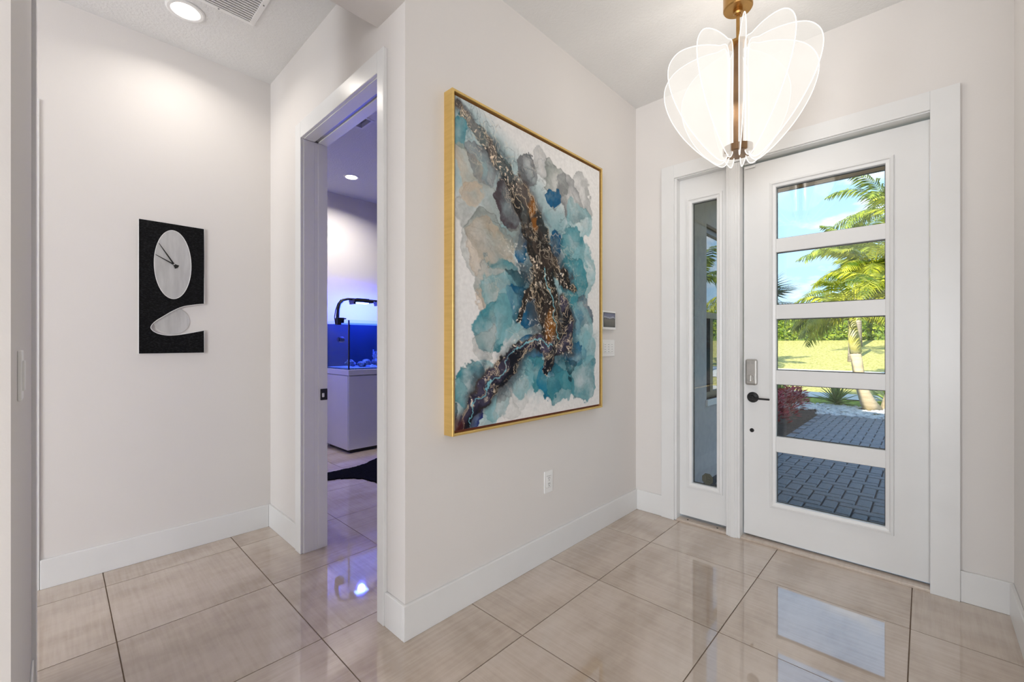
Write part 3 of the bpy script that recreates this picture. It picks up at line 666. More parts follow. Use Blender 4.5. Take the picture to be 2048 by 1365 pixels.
def hand(name, tip, w0, w1, x):
    c = Vector((.4885, 1.748)); t = Vector(tip); d = (t-c).normalized(); s = Vector((-d.y, d.x)); tail = c-d*.024
    MB().poly([(x, *(tail+s*w1)), (x, *(c+s*w0)), (x, *(t+s*.0012)), (x, *(t-s*.0012)), (x, *(c-s*w0)), (x, *(tail-s*w1))], (.0015, 0, 0)).build(name, M['black'], clk)
hand('minute_hand', (.417, 1.865), .0042, .009, XC+.0225)
hand('hour_hand', (.401, 1.796), .0040, .009, XC+.0200)
MB().lathe((XC+.0165, .4885, 1.748), [(.0035, 0), (.0035, .0095)], 16, 'X').build('pivot', M['silver'], clk)
egg = []
for k in range(48):
    a = 2*PI*k/48; u = .086*math.cos(a); v = .078*math.sin(a)*(1+.12*math.cos(a)); r = .16
    egg.append((.480+u*math.cos(r)-v*math.sin(r), 1.406+u*math.sin(r)+v*math.cos(r)))
pd = MB().poly([(XC, y, z) for y, z in egg], (.004, 0, 0)).build('pendulum_disc', M['silver'], clk)
MB().tube([(XC+.0038, y, z) for y, z in egg], .0012, 6, True).build('disc_rim', M['silver'], pd)

# ---- wall devices
ap = thing('alarm_panel', (XA, 2.66, 1.365), 'white wall touch panel with a dark mountain picture on screen', 'control panel')
MB().box(XA, XA+.020, 2.566, 2.745, 1.366, 1.497, bev=.005).build('housing', M['plastic'], ap)
def screen_mat():
    m = bpy.data.materials.new('dim landscape screen'); m.use_nodes = True
    n, l = m.node_tree.nodes, m.node_tree.links; b = n['Principled BSDF']
    tc = n.new('ShaderNodeTexCoord'); sp = n.new('ShaderNodeSeparateXYZ'); l.new(tc.outputs['Object'], sp.inputs[0])
    no = n.new('ShaderNodeTexNoise'); no.inputs['Scale'].default_value = 28; no.inputs['Detail'].default_value = 5; l.new(tc.outputs['Object'], no.inputs['Vector'])
    ma = n.new('ShaderNodeMath'); ma.operation = 'MULTIPLY_ADD'; ma.inputs[1].default_value = .035; l.new(no.outputs[0], ma.inputs[0]); l.new(sp.outputs['Z'], ma.inputs[2])
    r = n.new('ShaderNodeValToRGB'); r.color_ramp.interpolation = 'LINEAR'
    el = r.color_ramp.elements; el[0].position = .40; el[0].color = (.050, .048, .040, 1); el[1].position = 1; el[1].color = (.07, .08, .13, 1)
    for p, c in ((.60, (.085, .080, .066)), (.71, (.050, .050, .055)), (.73, (.26, .27, .31)), (.80, (.10, .105, .15))):
        q = el.new(p); q.color = (*c, 1)
    mr = n.new('ShaderNodeMapRange'); mr.inputs['From Min'].default_value = 0; mr.inputs['From Max'].default_value = .14
    l.new(ma.outputs[0], mr.inputs[0]); l.new(mr.outputs[0], r.inputs[0]); l.new(r.outputs[0], b.inputs['Base Color']); l.new(r.outputs[0], b.inputs['Emission Color'])
    b.inputs['Emission Strength'].default_value = .35; b.inputs['Roughness'].default_value = .12
    return m
MB().box(XA+.0195, XA+.0206, 2.578, 2.733, 1.384, 1.485).build('bezel', M['dark'], ap)
MB().box(XA+.0200, XA+.0212, 2.584, 2.727, 1.389, 1.480).build('screen', screen_mat(), ap)
kp = thing('keypad_plate', (XA, 2.66, 1.18), 'white three gang switch keypad below the touch panel', 'switch')
MB().box(XA, XA+.008, 2.572, 2.750, 1.180, 1.297, bev=.003).build('plate', M['plastic'], kp)
for c in range(3):
    mod = MB().box(XA+.007, XA+.0105, 2.600+c*.0455, 2.634+c*.0455, 1.203, 1.274, bev=.0015).build('keypad_module', M['plastic'], kp)
    for r in range(4):
        MB().box(XA+.0100, XA+.0112, 2.609+c*.0455, 2.625+c*.0455, 1.212+r*.0165, 1.2145+r*.0165).build('button_mark', M['greymark'], mod)
ol = thing('power_outlet', (XA, 2.0, .39), 'white double power outlet low on the wall under the painting', 'outlet')
MB().ring(rx(1.963, 2.038, .392, .518, XA), rx(1.9795, 2.0215, .4205, .4895, XA), (.006, 0, 0)).build('cover_plate', M['plastic'], ol)
rc = MB().box(XA, XA+.0085, 1.9815, 2.0195, .4225, .4875, bev=.001).build('receptacle', M['plastic'], ol)
for z in (.441, .474):
    MB().box(XA+.008, XA+.0092, 1.9930, 1.9955, z-.001, z+.008).box(XA+.008, XA+.0092, 2.0055, 2.0080, z-.001, z+.007).build('slot', M['dark'], rc)
    MB().lathe((XA+.008, 2.0005, z-.009), [(.0028, 0), (.0028, .0012)], 12, 'X').build('ground_hole', M['dark'], rc)
sw = thing('light_switch', (-1.53, -.062, 1.14), 'white rocker light switch on the wall end beside the hall', 'switch')
MB().box(-1.570, -1.490, -.062, -.055, 1.138, 1.254, bev=.002).build('cover_plate', M['plastic'], sw)
MB().box(-1.547, -1.513, -.0555, -.051, 1.160, 1.230, bev=.0015).build('rocker', M['plastic'], sw)

# ---- ceiling lights and grilles
M['lens'] = emission('glowing lamp lens', (1.0, .93, .84), 9.0)
def downlight(x, y, power, label, H=H):
    t = thing('recessed_downlight', (x, y, H), label, 'ceiling light', 'recessed downlights')
    MB().lathe((x, y, H), [(.088, 0), (.088, -.004), (.080, -.007), (.066, -.006), (.062, 0)], 40).build('trim_ring', M['plastic'], t)
    MB().lathe((x, y, H-.004), [(.062, 0), (.060, -.003)], 40).build('lens', M['lens'], t)
    ld = bpy.data.lights.new('downlight_lamp', 'AREA'); ld.shape = 'DISK'; ld.size = .12; ld.energy = power; ld.color = (1.0, .94, .86); ld.spread = math.radians(150)
    lo = bpy.data.objects.new('downlight_lamp', ld); COL.objects.link(lo); lo.parent = t; lo.location = (0, 0, -.012)
downlight(-2.905, .482, 3.2, 'lit recessed ceiling light in the hall above the clock')
downlight(-4.74, 2.32, 20, 'lit recessed ceiling light in the aquarium room', HA)
vt = thing('return_air_grille', (-2.47, .50, H), 'white slatted return air grille in the hall ceiling', 'vent')
def rz(x0, x1, y0, y1, z): return [(x0, y0, z), (x1, y0, z), (x1, y1, z), (x0, y1, z)]
MB().loops([rz(VX0-i, VX1+i, VY0-i, VY1+i, H-z) for i, z in ((.030, 0), (.027, .006), (.003, .009), (0, .007), (0, -.010), (.030, 0))]).build('grille_frame', M['plastic'], vt)
MB().box(VX0, VX1, VY0, VY1, H+.112, H+.120).build('grille_back', M['duct'], vt)
k = 0; x = VX0+.008
while x < VX1-.012:
    MB().poly([(x+.006, VY0, H-.001), (x+.009, VY0, H-.001), (x+.007, VY0, H-.009), (x, VY0, H-.009)], (0, VY1-VY0, 0)).build('slat', M['plastic'], vt); x += .0195
for sx, sy in ((VX0-.015, .60), (-2.55, VY1+.015)): MB().lathe((sx, sy, H-.008), [(.004, 0), (.004, -.002)], 10).build('screw', M['greymark'], vt)
v2 = thing('supply_air_slot', (-3.505, 1.81, HA), 'narrow white air slot in the ceiling of the aquarium room', 'vent')
MB().loops([rz(-3.59-i, -3.42+i, 1.75-i, 1.85+i, HA-z) for i, z in ((.02, 0), (.018, .006), (0, .006), (0, -.0005), (.02, 0))]).build('slot_frame', M['plastic'], v2)
MB().box(SX0, SX1, SY0, SY1, HA+.034, HA+.040).build('slot_back', M['duct'], v2)

# ---- chandelier
HX, HY, HT = -.685, 2.385, 2.80
chd = thing('chandelier', (HX, HY, H), 'chandelier of glowing clear acrylic petals around a brass stem', 'chandelier')
MB().lathe((HX, HY, 0), [(.068, H), (.068, 2.972), (.064, 2.966)], 48).build('canopy', M['brass'], chd)
MB().lathe((HX, HY, 0), [(.022, 2.968), (.022, 2.950), (.015, 2.944), (.015, 2.935)], 24).build('collar', M['brass'], chd)
MB().lathe((HX, HY, 0), [(.0085, 2.94), (.0085, HT-.01)], 20).build('stem', M['brass'], chd)
MB().lathe((HX, HY, 0), [(.045, HT), (.045, HT-.014)], 40).build('top_plate', M['brass'], chd)
MB().lathe((HX, HY, 0), [(.022, HT-.012), (.022, 2.262)], 24).build('core', M['bronze'], chd)
MB().lathe((HX, HY, 0), [(.070, 2.268), (.070, 2.236), (.066, 2.232)], 48).build('bottom_plate', M['bronze'], chd)
def petal_mat():
    m = bpy.data.materials.new('glowing acrylic'); m.use_nodes = True
    n, l = m.node_tree.nodes, m.node_tree.links; n.clear()
    o = n.new('ShaderNodeOutputMaterial'); mx = n.new('ShaderNodeMixShader'); t = n.new('ShaderNodeBsdfTransparent'); e_ = n.new('ShaderNodeEmission')
    tc = n.new('ShaderNodeTexCoord'); no = n.new('ShaderNodeTexNoise'); no.inputs['Scale'].default_value = 6
    mr = n.new('ShaderNodeMapRange'); mr.inputs['To Min'].default_value = .92; mr.inputs['To Max'].default_value = 1.06
    l.new(tc.outputs['Object'], no.inputs['Vector']); l.new(no.outputs[0], mr.inputs[0])
    e_.inputs[0].default_value = (1.0, .945, .87, 1); l.new(mr.outputs[0], e_.inputs[1])
    t.inputs[0].default_value = (1, 1, 1, 1)
    mx.inputs[0].default_value = .34
    l.new(t.outputs[0], mx.inputs[1]); l.new(e_.outputs[0], mx.inputs[2])
    l.new(mx.outputs[0], o.inputs[0])
    return m
M['petal'] = petal_mat(); M['petaledge'] = emission('bright petal edge', (1.0, .95, .88), 1.7); M['ledstrip'] = emission('led strip', (1.0, .93, .84), 2.5)
for k in ('petal', 'petaledge', 'ledstrip', 'led'):
    if k in M: M[k].cycles.emission_sampling = 'NONE'       # dim glow, found by bounced rays alone
prof = smooth_loop([(.050, -.035), (.100, -.018), (.170, -.016), (.245, -.030), (.305, -.058), (.345, -.105), (.360, -.160), (.352, -.232), (.320, -.322), (.262, -.424), (.190, -.515), (.125, -.578), (.085, -.602), (.058, -.585), (.050, -.540), (.050, -.30)], 5)
NP = 11
for k in range(NP):
    a = math.radians(291+k*360/NP); c, s_ = math.cos(a), math.sin(a); nx_, ny_ = -s_*.0025, c*.0025
    pl = MB().poly([(HX+r*c-nx_, HY+r*s_-ny_, HT+z) for r, z in prof], (2*nx_, 2*ny_, 0)).build('petal', M['petal'], chd)
    MB().tube([(HX+r*c, HY+r*s_, HT+z) for r, z in prof], .0019, 6, True).build('petal_edge', M['petaledge'], pl)
    MB().box(-.003, .003, -.003, .003, 0, 0.50).build('led_strip', M['ledstrip'], pl).location = Vector((HX+.046*c, HY+.046*s_, 2.28))-wloc(pl)
ld = bpy.data.lights.new('chandelier_glow', 'POINT'); ld.energy = 23; ld.shadow_soft_size = .22; ld.color = (1.0, .92, .83)
lo = bpy.data.objects.new('chandelier_glow', ld); COL.objects.link(lo); lo.parent = chd; lo.location = (0, 0, 2.50-H)

# ---- aquarium room
TX0, TX1, TY0, TY1 = -5.37, -4.79, 2.31, 3.16
st = thing('aquarium_stand', (-4.98, 2.73, 0), 'white gloss cabinet that carries the aquarium', 'cabinet')
MB().box(TX0+.02, TX1-.03, TY0+.03, TY1-.03, 0, .035).build('plinth', M['black'], st)
MB().box(TX0, TX1-.022, TY0, TY1, .035, .892, bev=.002).build('body', M['cabinet'], st)
MB().box(TX0-.0, TX1+.004, TY0-.004, TY1+.004, .900, .966, bev=.003).build('top', M['cabinet'], st)
MB().box(TX0+.003, TX1-.050, TY0+.030, TY1-.030, .891, .901).build('top_support', M['cabinet'], st)
for y0, y1, hy in ((TY0+.004, 2.733, 2.655), (2.737, TY1-.004, 2.80)):
    dr = MB().box(TX1-.017, TX1, y0, y1, .040, .890, bev=.002).build('cabinet_door', M['cabinet'], st)
    MB().box(TX1-.001, TX1+.003, hy-.006, hy+.006, .760, .850, bev=.002).build('handle_slot', M['whiteedge'], dr)
for hz in (.20, .75):
    for hy0 in (TY0+.05, TY1-.08): MB().box(TX1-.023, TX1-.016, hy0, hy0+.03, hz, hz+.05).build('hinge', M['nickel'], st)
M['tankglass'] = glass('aquarium glass', (.90, .95, 1.0), .4, 1.45)
M['water'] = glass('clear water', (.62, .80, .97), .2, 1.33)
M['tankback'] = mat('grey back glass', (.060, .064, .072), .6, noise=(5, (.045, .048, .055), .3, .7))
M['sand'] = mat('aquarium sand', (.55, .55, .6), .9, noise=(90, (.35, .35, .42), .35, .65))
aq = thing('aquarium', (-4.98, 2.73, .966), 'glass aquarium of deep blue lit water on the white stand', 'aquarium')
AZ0, AZ1 = .966, 1.543
for nm, q in (('glass_pane', (TX1-.008, TX1, TY0, TY1, AZ0, AZ1)), ('glass_pane', (TX0+.012, TX1-.008, TY0, TY0+.008, AZ0, AZ1)), ('glass_pane', (TX0+.012, TX1-.008, TY1-.008, TY1, AZ0, AZ1))):
    MB().box(*q).build(nm, M['tankglass'], aq)
MB().box(TX0+.004, TX0+.012, TY0, TY1, AZ0, AZ1-.03).build('back_pane', M['tankback'], aq)
M['seam'] = mat('black silicone seam', (.012, .012, .013), .3, noise=(30, (.018, .018, .019), .3, .7))
MB().box(TX1-.014, TX1+.0005, TY0-.0005, TY0+.013, AZ0, AZ1-.004).build('corner_seam', M['seam'], aq)
MB().box(TX0+.0125, TX1-.0085, TY0+.0085, TY1-.0085, AZ0+.001, 1.508).build('water', M['water'], aq)
MB().box(TX0+.013, TX1-.009, TY0+.009, TY1-.009, AZ0+.002, AZ0+.018).build('sand_bed', M['sand'], aq)
pmp = MB().lathe((-5.085, 2.360, 1.318), [(.030, -.03), (.036, -.01), (.036, .02), (.022, .035)], 20, 'Y').build('circulation_pump', M['black'], aq)
MB().box(-5.105, -5.065, 2.3182, 2.332, 1.298, 1.338).build('pump_mount', M['black'], pmp)
# rocks and corals in the tank
M['rock'] = mat('reef rock', (.30, .34, .42), .9, noise=(25, (.08, .09, .13), .35, .65), bump=(40, 1, .02))
M['coral'] = mat('pale coral', (.75, .78, .85), .6, noise=(60, (.45, .5, .6), .35, .65))
for i, (x, y, z, r, lab) in enumerate(((-5.00, 2.425, 1.03, .062, 'dark reef rock beside the pump in the aquarium'), (-4.98, 2.605, 1.030, .068, 'broad reef rock in the middle of the aquarium'), (-5.04, 2.795, 1.045, .070, 'tall reef rock under the branching coral in the aquarium'))):
    bb = MB()
    for q in range(9):
        bb.ico((x+random.uniform(-.5, .5)*r, y+random.uniform(-.7, .7)*r, z+random.uniform(-.5, .35)*r), r*random.uniform(.35, .62), 2, (1, 1.1, .8), None, .07)
    for q in bb.bm.verts: q.co.z = max(q.co.z, AZ0+.016)
    tag(bb.build('reef_rock', M['rock']), lab, 'rock', 'reef rocks in the aquarium')
cr = MB()
for q in range(16):
    a = random.uniform(0, 2*PI); p0 = Vector((-5.03, 2.765, 1.055)); p1 = p0+Vector((random.uniform(-.03, .03), random.uniform(-.035, .035), random.uniform(.05, .14)))
    cr.tube([p0, (p0+p1)/2+Vector((0, random.uniform(-.01, .01), 0)), p1], [.004, .003, .003], 5); cr.ico(p1, .0055, 1)
tag(cr.build('branching_coral', M['coral']), 'pale branching coral growing up in the aquarium', 'coral')
for (x, y, z, s_, lab) in ((-4.985, 2.425, 1.058, .034, 'pale frilly coral on the dark rock by the pump'), (-4.950, 2.605, 1.048, .036, 'pale spiky coral low on the broad reef rock')):
    cr = MB()
    for q in range(26):
        cr.ico((x+random.uniform(-.3, .3)*s_, y+random.uniform(-1, 1)*s_, z+random.uniform(-.35, .35)*s_), .0055*random.uniform(.6, 1.3), 1, (1, 1.5, .8))
    tag(cr.build('frilly_coral', M['coral']), lab, 'coral')
dm = MB()
for q in range(5): dm.tube([(-4.86+.002*q, 2.640+.030*math.cos(PI*j/12), .984+.030*math.sin(PI*j/12)*(1-.1*q)) for j in range(13)], .0025, 5)
tag(dm.build('brain_coral', M['coral']), 'small domed coral on the sand of the aquarium', 'coral')
# lamp on a bracket
lm = thing('aquarium_lamp', (-5.0, 2.31, AZ1), 'dark aquarium lamp on a curved arm shining blue light', 'lamp')
M['lampblack'] = mat('black lamp housing', (.014, .014, .015), .4, metal=.3, noise=(40, (.020, .020, .021), .3, .7))
MB().box(-5.03, -4.97, 2.262, 2.3102, 1.49, 1.575, bev=.004).box(-5.03, -4.97, 2.300, 2.345, 1.5428, 1.575, bev=.004).box(-5.025, -4.975, 2.3182, 2.345, 1.512, 1.560, bev=.003).box(-5.02, -4.98, 2.335, 2.375, 1.558, 1.572, bev=.003).build('clamp', M['lampblack'], lm)
arm = [(-5.0, 2.278, 1.50), (-5.0, 2.278, 1.60), (-5.0, 2.285, 1.68), (-5.0, 2.305, 1.745), (-5.0, 2.345, 1.787), (-5.0, 2.40, 1.803), (-5.0, 2.47, 1.806), (-5.0, 3.02, 1.806)]
MB().tube(arm, [.020, .020, .019, .018, .016, .014, .012, .010], 10).build('arm', M['lampblack'], lm)
MB().tube([(-5.02, 2.262, 1.50), (-5.02, 2.25, 1.58), (-5.02, 2.262, 1.66), (-5.01, 2.285, 1.74), (-5.0, 2.32, 1.79)], .006, 6).build('cable', M['lampblack'], lm)
M['led'] = emission('blue white led', (.18, .30, 1.0), 14.0)
for yc in (2.575, 2.90):
    hd = MB().box(-5.075, -4.925, yc-.125, yc+.125, 1.768, 1.800, bev=.006).box(-5.05, -4.95, yc-.08, yc+.08, 1.798, 1.818, bev=.004).build('lamp_head', M['lampblack'], lm)
    MB().box(-5.04, -4.96, yc-.075, yc+.075, 1.758, 1.7685).build('led_panel', M['led'], hd)
    MB().box(-5.06, -4.94, yc-.125, yc-.10, 1.745, 1.770, bev=.003).build('head_bracket', M['lampblack'], hd)
    ld = bpy.data.lights.new('aquarium_led', 'POINT'); ld.energy = 38; ld.shadow_soft_size = .04; ld.color = (.035, .075, 1.0)
    lo = bpy.data.objects.new('aquarium_led', ld); COL.objects.link(lo); lo.parent = lm; lo.location = Vector((-5.0, yc, 1.735))-lm.location
# hide rug
low = [(-4.06, 1.62), (-4.002, 1.718), (-3.955, 1.824), (-3.901, 1.895), (-3.802, 1.969), (-3.697, 1.988), (-3.604, 1.997), (-3.30, 1.98), (-3.05, 1.90), (-2.90, 2.02), (-2.88, 2.35), (-2.95, 2.80), (-3.10, 3.3), (-3.4, 3.45), (-3.9, 3.30), (-4.3, 3.40), (-4.5, 3.1), (-4.45, 2.75), (-4.355, 2.413), (-4.274, 2.27), (-4.227, 2.134), (-4.214, 2.047), (-4.22, 1.946), (-4.218, 1.811), (-4.20, 1.68), (-4.14, 1.60)]
rg = [(x+random.uniform(-.008, .008), y+random.uniform(-.008, .008)) for x, y in smooth_loop(low, 7)]
tag(MB().poly([(x, y, 0) for x, y in rg], (0, 0, .010)).build('hide_rug', M['fur']), 'black hide rug lying on the tiles in front of the aquarium', 'rug')

# ================================================================ OUTSIDE
def gz(y):                                                 # height of the ground at distance y from the house
    k = [(3.3, -.05), (11.2, -.05), (13.9, 0), (17.2, .27), (19.3, .32), (28, 1.46), (60, 2.2)]
    for (a, b), (c, d) in zip(k[:-1], k[1:]):
        if y <= c: return b+(d-b)*max(0, (y-a))/(c-a)
    return k[-1][1]
def ground(name, X0, X1, ys, dz, m, label, cat, kind='structure'):
    v = []; f = []
    for j, y in enumerate(ys):
        v += [(X0, y, gz(y)+dz), (X1, y, gz(y)+dz)]
        if j: f.append((2*j-2, 2*j-1, 2*j+1, 2*j))
    return tag(raw_mesh(name, v, f, m), label, cat, kind=kind)
M['grass'] = leaf_mat('lawn grass', (.24, .25, .04), (.58, .51, .19), 14, .0, .9)
M['grass2'] = leaf_mat('garden grass', (.10, .20, .012), (.36, .42, .04), 12, .0, .9)
ground('lawn', -45, 45, [3.3, 6, 9, 11.2, 12.6, 13.9, 15.5, 17.2, 19.3, 22, 25, 28, 34, 60], -.03, M['grass'], 'sunny lawn rising towards the hedge', 'lawn')
ground('garden_strip', -20, 20, [11.0, 12.62], -.02, M['grass2'], 'strip of green grass behind the agaves', 'grass')
ground('sidewalk', -45, 45, [12.62, 13.75], .0, M['concrete'], 'pale concrete sidewalk beyond the garden', 'path')
ground('road', -45, 45, [15.6, 17.2, 19.2], -.012, M['concrete'], 'pale road edge below the lawn', 'road')
tag(MB().box(-6, -1.40, 6.5, 10.6, -.16, -.045).build('mulch_bed', M['soil']), 'dark mulch bed left of the paved walk', 'soil', kind='structure')

# herringbone walk
walk = tag(MB().box(-1.52, 1.9, 3.31, 9.95, -.16, -.046).build('paved_walk', M['paverjoint']), 'herringbone walk of blue grey pavers outside the door', 'walkway', kind='structure')
PW = .1015; PG = .011; WX0, WX1, WY0, WY1 = -1.52, 1.9, 3.31, 9.95
def paver_mesh(w, d):
    b = MB(); z = -.030
    b.loops([[(x*(w/2-i), y*(d/2-i), h_) for x, y in ((-1, -1), (1, -1), (1, 1), (-1, 1))] for i, h_ in ((0, -.05), (0, z-.007), (.008, z))], True, True, True)
    return b
pm_h = paver_mesh(2*PW-PG, PW-PG).build('paver', M['paver']).data
pm_v = paver_mesh(PW-PG, 2*PW-PG).build('paver', M['paver']).data
for o in [o for o in COL.objects if o.name.startswith('paver') and o.type == 'MESH' and o is not walk]: bpy.data.objects.remove(o)
# a vertical paver starts where the horizontal one of the row ends
cells = []
for i in range(-2, int((WX1-WX0)/PW)+2):
    for j in range(-2, int((WY1-WY0)/PW)+2):
        q = (i+j) % 4
        if q == 0: cells.append((WX0+(i+1)*PW, WY0+(j+.5)*PW, 'h'))
        if q == 2: cells.append((WX0+(i+.5)*PW, WY0+(j+1)*PW, 'v'))
def inside(c):
    hx, hy = (PW, PW/2) if c[2] == 'h' else (PW/2, PW)
    return WX0-.001 <= c[0]-hx and c[0]+hx <= WX1 and WY0-.001 <= c[1]-hy and c[1]+hy <= WY1 and (c[1] > 6.6 or c[0]-hx > -1.51) and (c[1] < 6.5 or c[0]-hx > -1.42)
cells = [c for c in cells if inside(c)]
def seen(c):                                               # through the door panes or the sidelight
    t = (GLY)/c[1]; xd = c[0]*t; zd = EYE+(-.03-EYE)*t
    return ((-.70 < xd < -.13) or (-1.22 < xd < -1.0)) and zd > .20
vis = sorted([c for c in cells if seen(c)], key=lambda c: math.hypot(c[0], c[1]))
keep = set(vis[:300])
for c in vis[:300]:
    o = bpy.data.objects.new('paver', pm_h if c[2] == 'h' else pm_v); COL.objects.link(o); o.parent = walk
    o.location = (c[0], c[1], random.uniform(-.0015, .0015)); o.rotation_euler = (random.uniform(-.006, .006), random.uniform(-.006, .006), random.uniform(-.006, .006))
v = []; f = []
for c in cells:
    if c in keep: continue
    me = pm_h if c[2] == 'h' else pm_v; n0 = len(v); dz = random.uniform(-.0015, .0015)
    v += [(c[0]+q.co.x, c[1]+q.co.y, q.co.z+dz) for q in me.vertices]; f += [tuple(n0+i for i in p.vertices) for p in me.polygons]
tag(raw_mesh('more_pavers', v, f, M['paver'], walk), kind='stuff')

# white pebbles
M['pebble'] = mat('white pebbles', (.80, .80, .80), .7, noise=(9, (.50, .51, .54), .4, .62))
base_i = bmesh.new(); bmesh.ops.create_icosphere(base_i, subdivisions=1, radius=1); bv = np.array([q.co[:] for q in base_i.verts]); bf = [tuple(x.index for x in p.verts) for p in base_i.faces]; base_i.free()
rng = np.random.default_rng(3)
v = []; f = []
for k in range(2600):
    x = rng.uniform(-2.3, 2.2); y = rng.uniform(9.72, 11.25)
    if x < -1.45 and y < 10.2: continue
    if any(math.hypot(x-qx, y-qy) < qr for qx, qy, qr in ((-.72, 11.10, .19), (-.80, 10.93, .16), (-.52, 11.30, .17), (-2.38, 11.3, .10), (-1.34, 11.35, .10))): continue
    s = rng.uniform(.025, .055); a = rng.uniform(0, PI); c_, s_ = math.cos(a), math.sin(a)
    sc = np.array([s*1.25, s*.85, s*.6]); P = bv*sc; P = np.stack([P[:, 0]*c_-P[:, 1]*s_, P[:, 0]*s_+P[:, 1]*c_, P[:, 2]], -1)+(x, y, -.045+rng.uniform(0, .03))
    n0 = len(v); v += P.tolist(); f += [tuple(n0+i for i in q) for q in bf]
tag(raw_mesh('pebbles', v, f, M['pebble'], None, True), 'bed of white pebbles at the end of the paved walk', 'pebbles', kind='stuff')

# hedge
M['hedge'] = leaf_mat('hedge leaves', (.05, .13, .006), (.42, .50, .05), 5, .3, .4)
M['hedgecore'] = mat('hedge body', (.07, .13, .018), .9, noise=(5, (.12, .19, .03), .3, .7))
hd = thing('hedge', (0, 28.6, 1.46), 'clipped green hedge at the top of the lawn', 'hedge')
MB().box(-34, 34, 28.15, 29.5, 1.40, 3.05).build('hedge_core', M['hedgecore'], hd)
nL = 26000
P = np.stack([rng.uniform(-26, 16, nL), rng.uniform(27.85, 28.3, nL), rng.uniform(1.50, 3.28, nL)], -1)
top = rng.random(nL) < .18; P[top, 1] = rng.uniform(28, 29.5, top.sum()); P[top, 2] = rng.uniform(3.0, 3.4, top.sum())
A = rng.normal(size=(nL, 3)); A /= np.linalg.norm(A, axis=1)[:, None]; Bv = np.cross(A, rng.normal(size=(nL, 3))); Bv /= np.linalg.norm(Bv, axis=1)[:, None]
L = rng.uniform(.07, .13, nL)[:, None]; W = L*.42
Q = np.stack([P-A*L, P+Bv*W, P+A*L, P-Bv*W], 1).reshape(-1, 3)
tag(raw_mesh('hedge_leaves', Q.tolist(), [(4*i, 4*i+1, 4*i+2, 4*i+3) for i in range(nL)], M['hedge'], hd), kind='stuff')

# palms
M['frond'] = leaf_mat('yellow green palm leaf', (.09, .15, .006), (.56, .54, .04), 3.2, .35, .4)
M['frond2'] = leaf_mat('green palm leaf', (.04, .10, .010), (.36, .42, .045), 3.0, .3, .4)
M['frond3'] = leaf_mat('fan palm leaf', (.05, .10, .03), (.13, .19, .06), 2.0, .15, .45)
M['shaft'] = mat('yellow green crownshaft', (.50, .46, .10), .5, noise=(3, (.60, .55, .28), .35, .65, (1, 1, 3)))
M['trunk'] = mat('ringed palm trunk', (.36, .31, .26), .85, noise=(3, (.20, .165, .14), .4, .6, (1, 1, 9)))
M['trunktan'] = mat('tan palm trunk', (.56, .45, .30), .85, noise=(4, (.42, .33, .21), .4, .65, (1, 1, 5)))
def frond(parent, base, az, e0, droop, length, m, nl=28, lf=.42, w=.022, twist=0.0):
    v = []; f = []; p = Vector(base); N = nl; ds = length/N
    side = Vector((-math.sin(az), math.cos(az), 0)); pts = []
    for i in range(N+1):
        t = i/N; el = e0-droop*t**1.35
        d = Vector((math.cos(az)*math.cos(el), math.sin(az)*math.cos(el), math.sin(el))); pts.append((p.copy(), d, t)); p = p+d*ds
    for i in range(N):                                     # rachis
        (a, d, t), (b, d2, t2) = pts[i], pts[i+1]; r = .012*(1-t)+.003; up = side.cross(d).normalized()
        n0 = len(v); v += [a-side*r, a+side*r, a+up*r, b-side*r, b+side*r, b+up*r]
        f += [(n0, n0+1, n0+4, n0+3), (n0+1, n0+2, n0+5, n0+4), (n0+2, n0, n0+3, n0+5)]
    for i, (a, d, t) in enumerate(pts):
        if t < .12: continue
        ll = lf*(math.sin(PI*min(1, .18+t*.80))**.7)*random.uniform(.85, 1.1)
        up = side.cross(d).normalized()
        for sg in (-1, 1):
            dr = (side*sg*.80+d*.62+up*random.uniform(.05, .40)*(1 if twist >= 0 else -1)).normalized()
            q1 = a+dr*ll*.5; q2 = a+dr*ll+Vector((0, 0, -.30*ll)); wv = d*w
            n0 = len(v); v += [a-wv*.5, a+wv*.5, q1+wv, q1-wv, q2]
            f += [(n0, n0+1, n0+2, n0+3), (n0+3, n0+2, n0+4)]
    return raw_mesh('frond', v, f, m, parent)
def palm(path, radii, shaft, crown, fronds, label, m, tm, group='palms in the front garden', lf=.42, w=.022):
    t = thing('palm_tree', path[0], label, 'palm tree', group)
    MB().tube(path, radii, 10).build('trunk', tm, t, True)
    if shaft: MB().tube(shaft[0], shaft[1], 10).build('crownshaft', M['shaft'], t, True)
    for az, e0, dr, ln in fronds: frond(t, crown, math.radians(az), e0, dr, ln, m, lf=lf, w=w)
    return t
def spread(n, e0, e1, d0, d1, l0, l1, a0=0):
    return [(a0+360*k/n+random.uniform(-9, 9), random.uniform(e0, e1), random.uniform(d0, d1), random.uniform(l0, l1)) for k in range(n)]
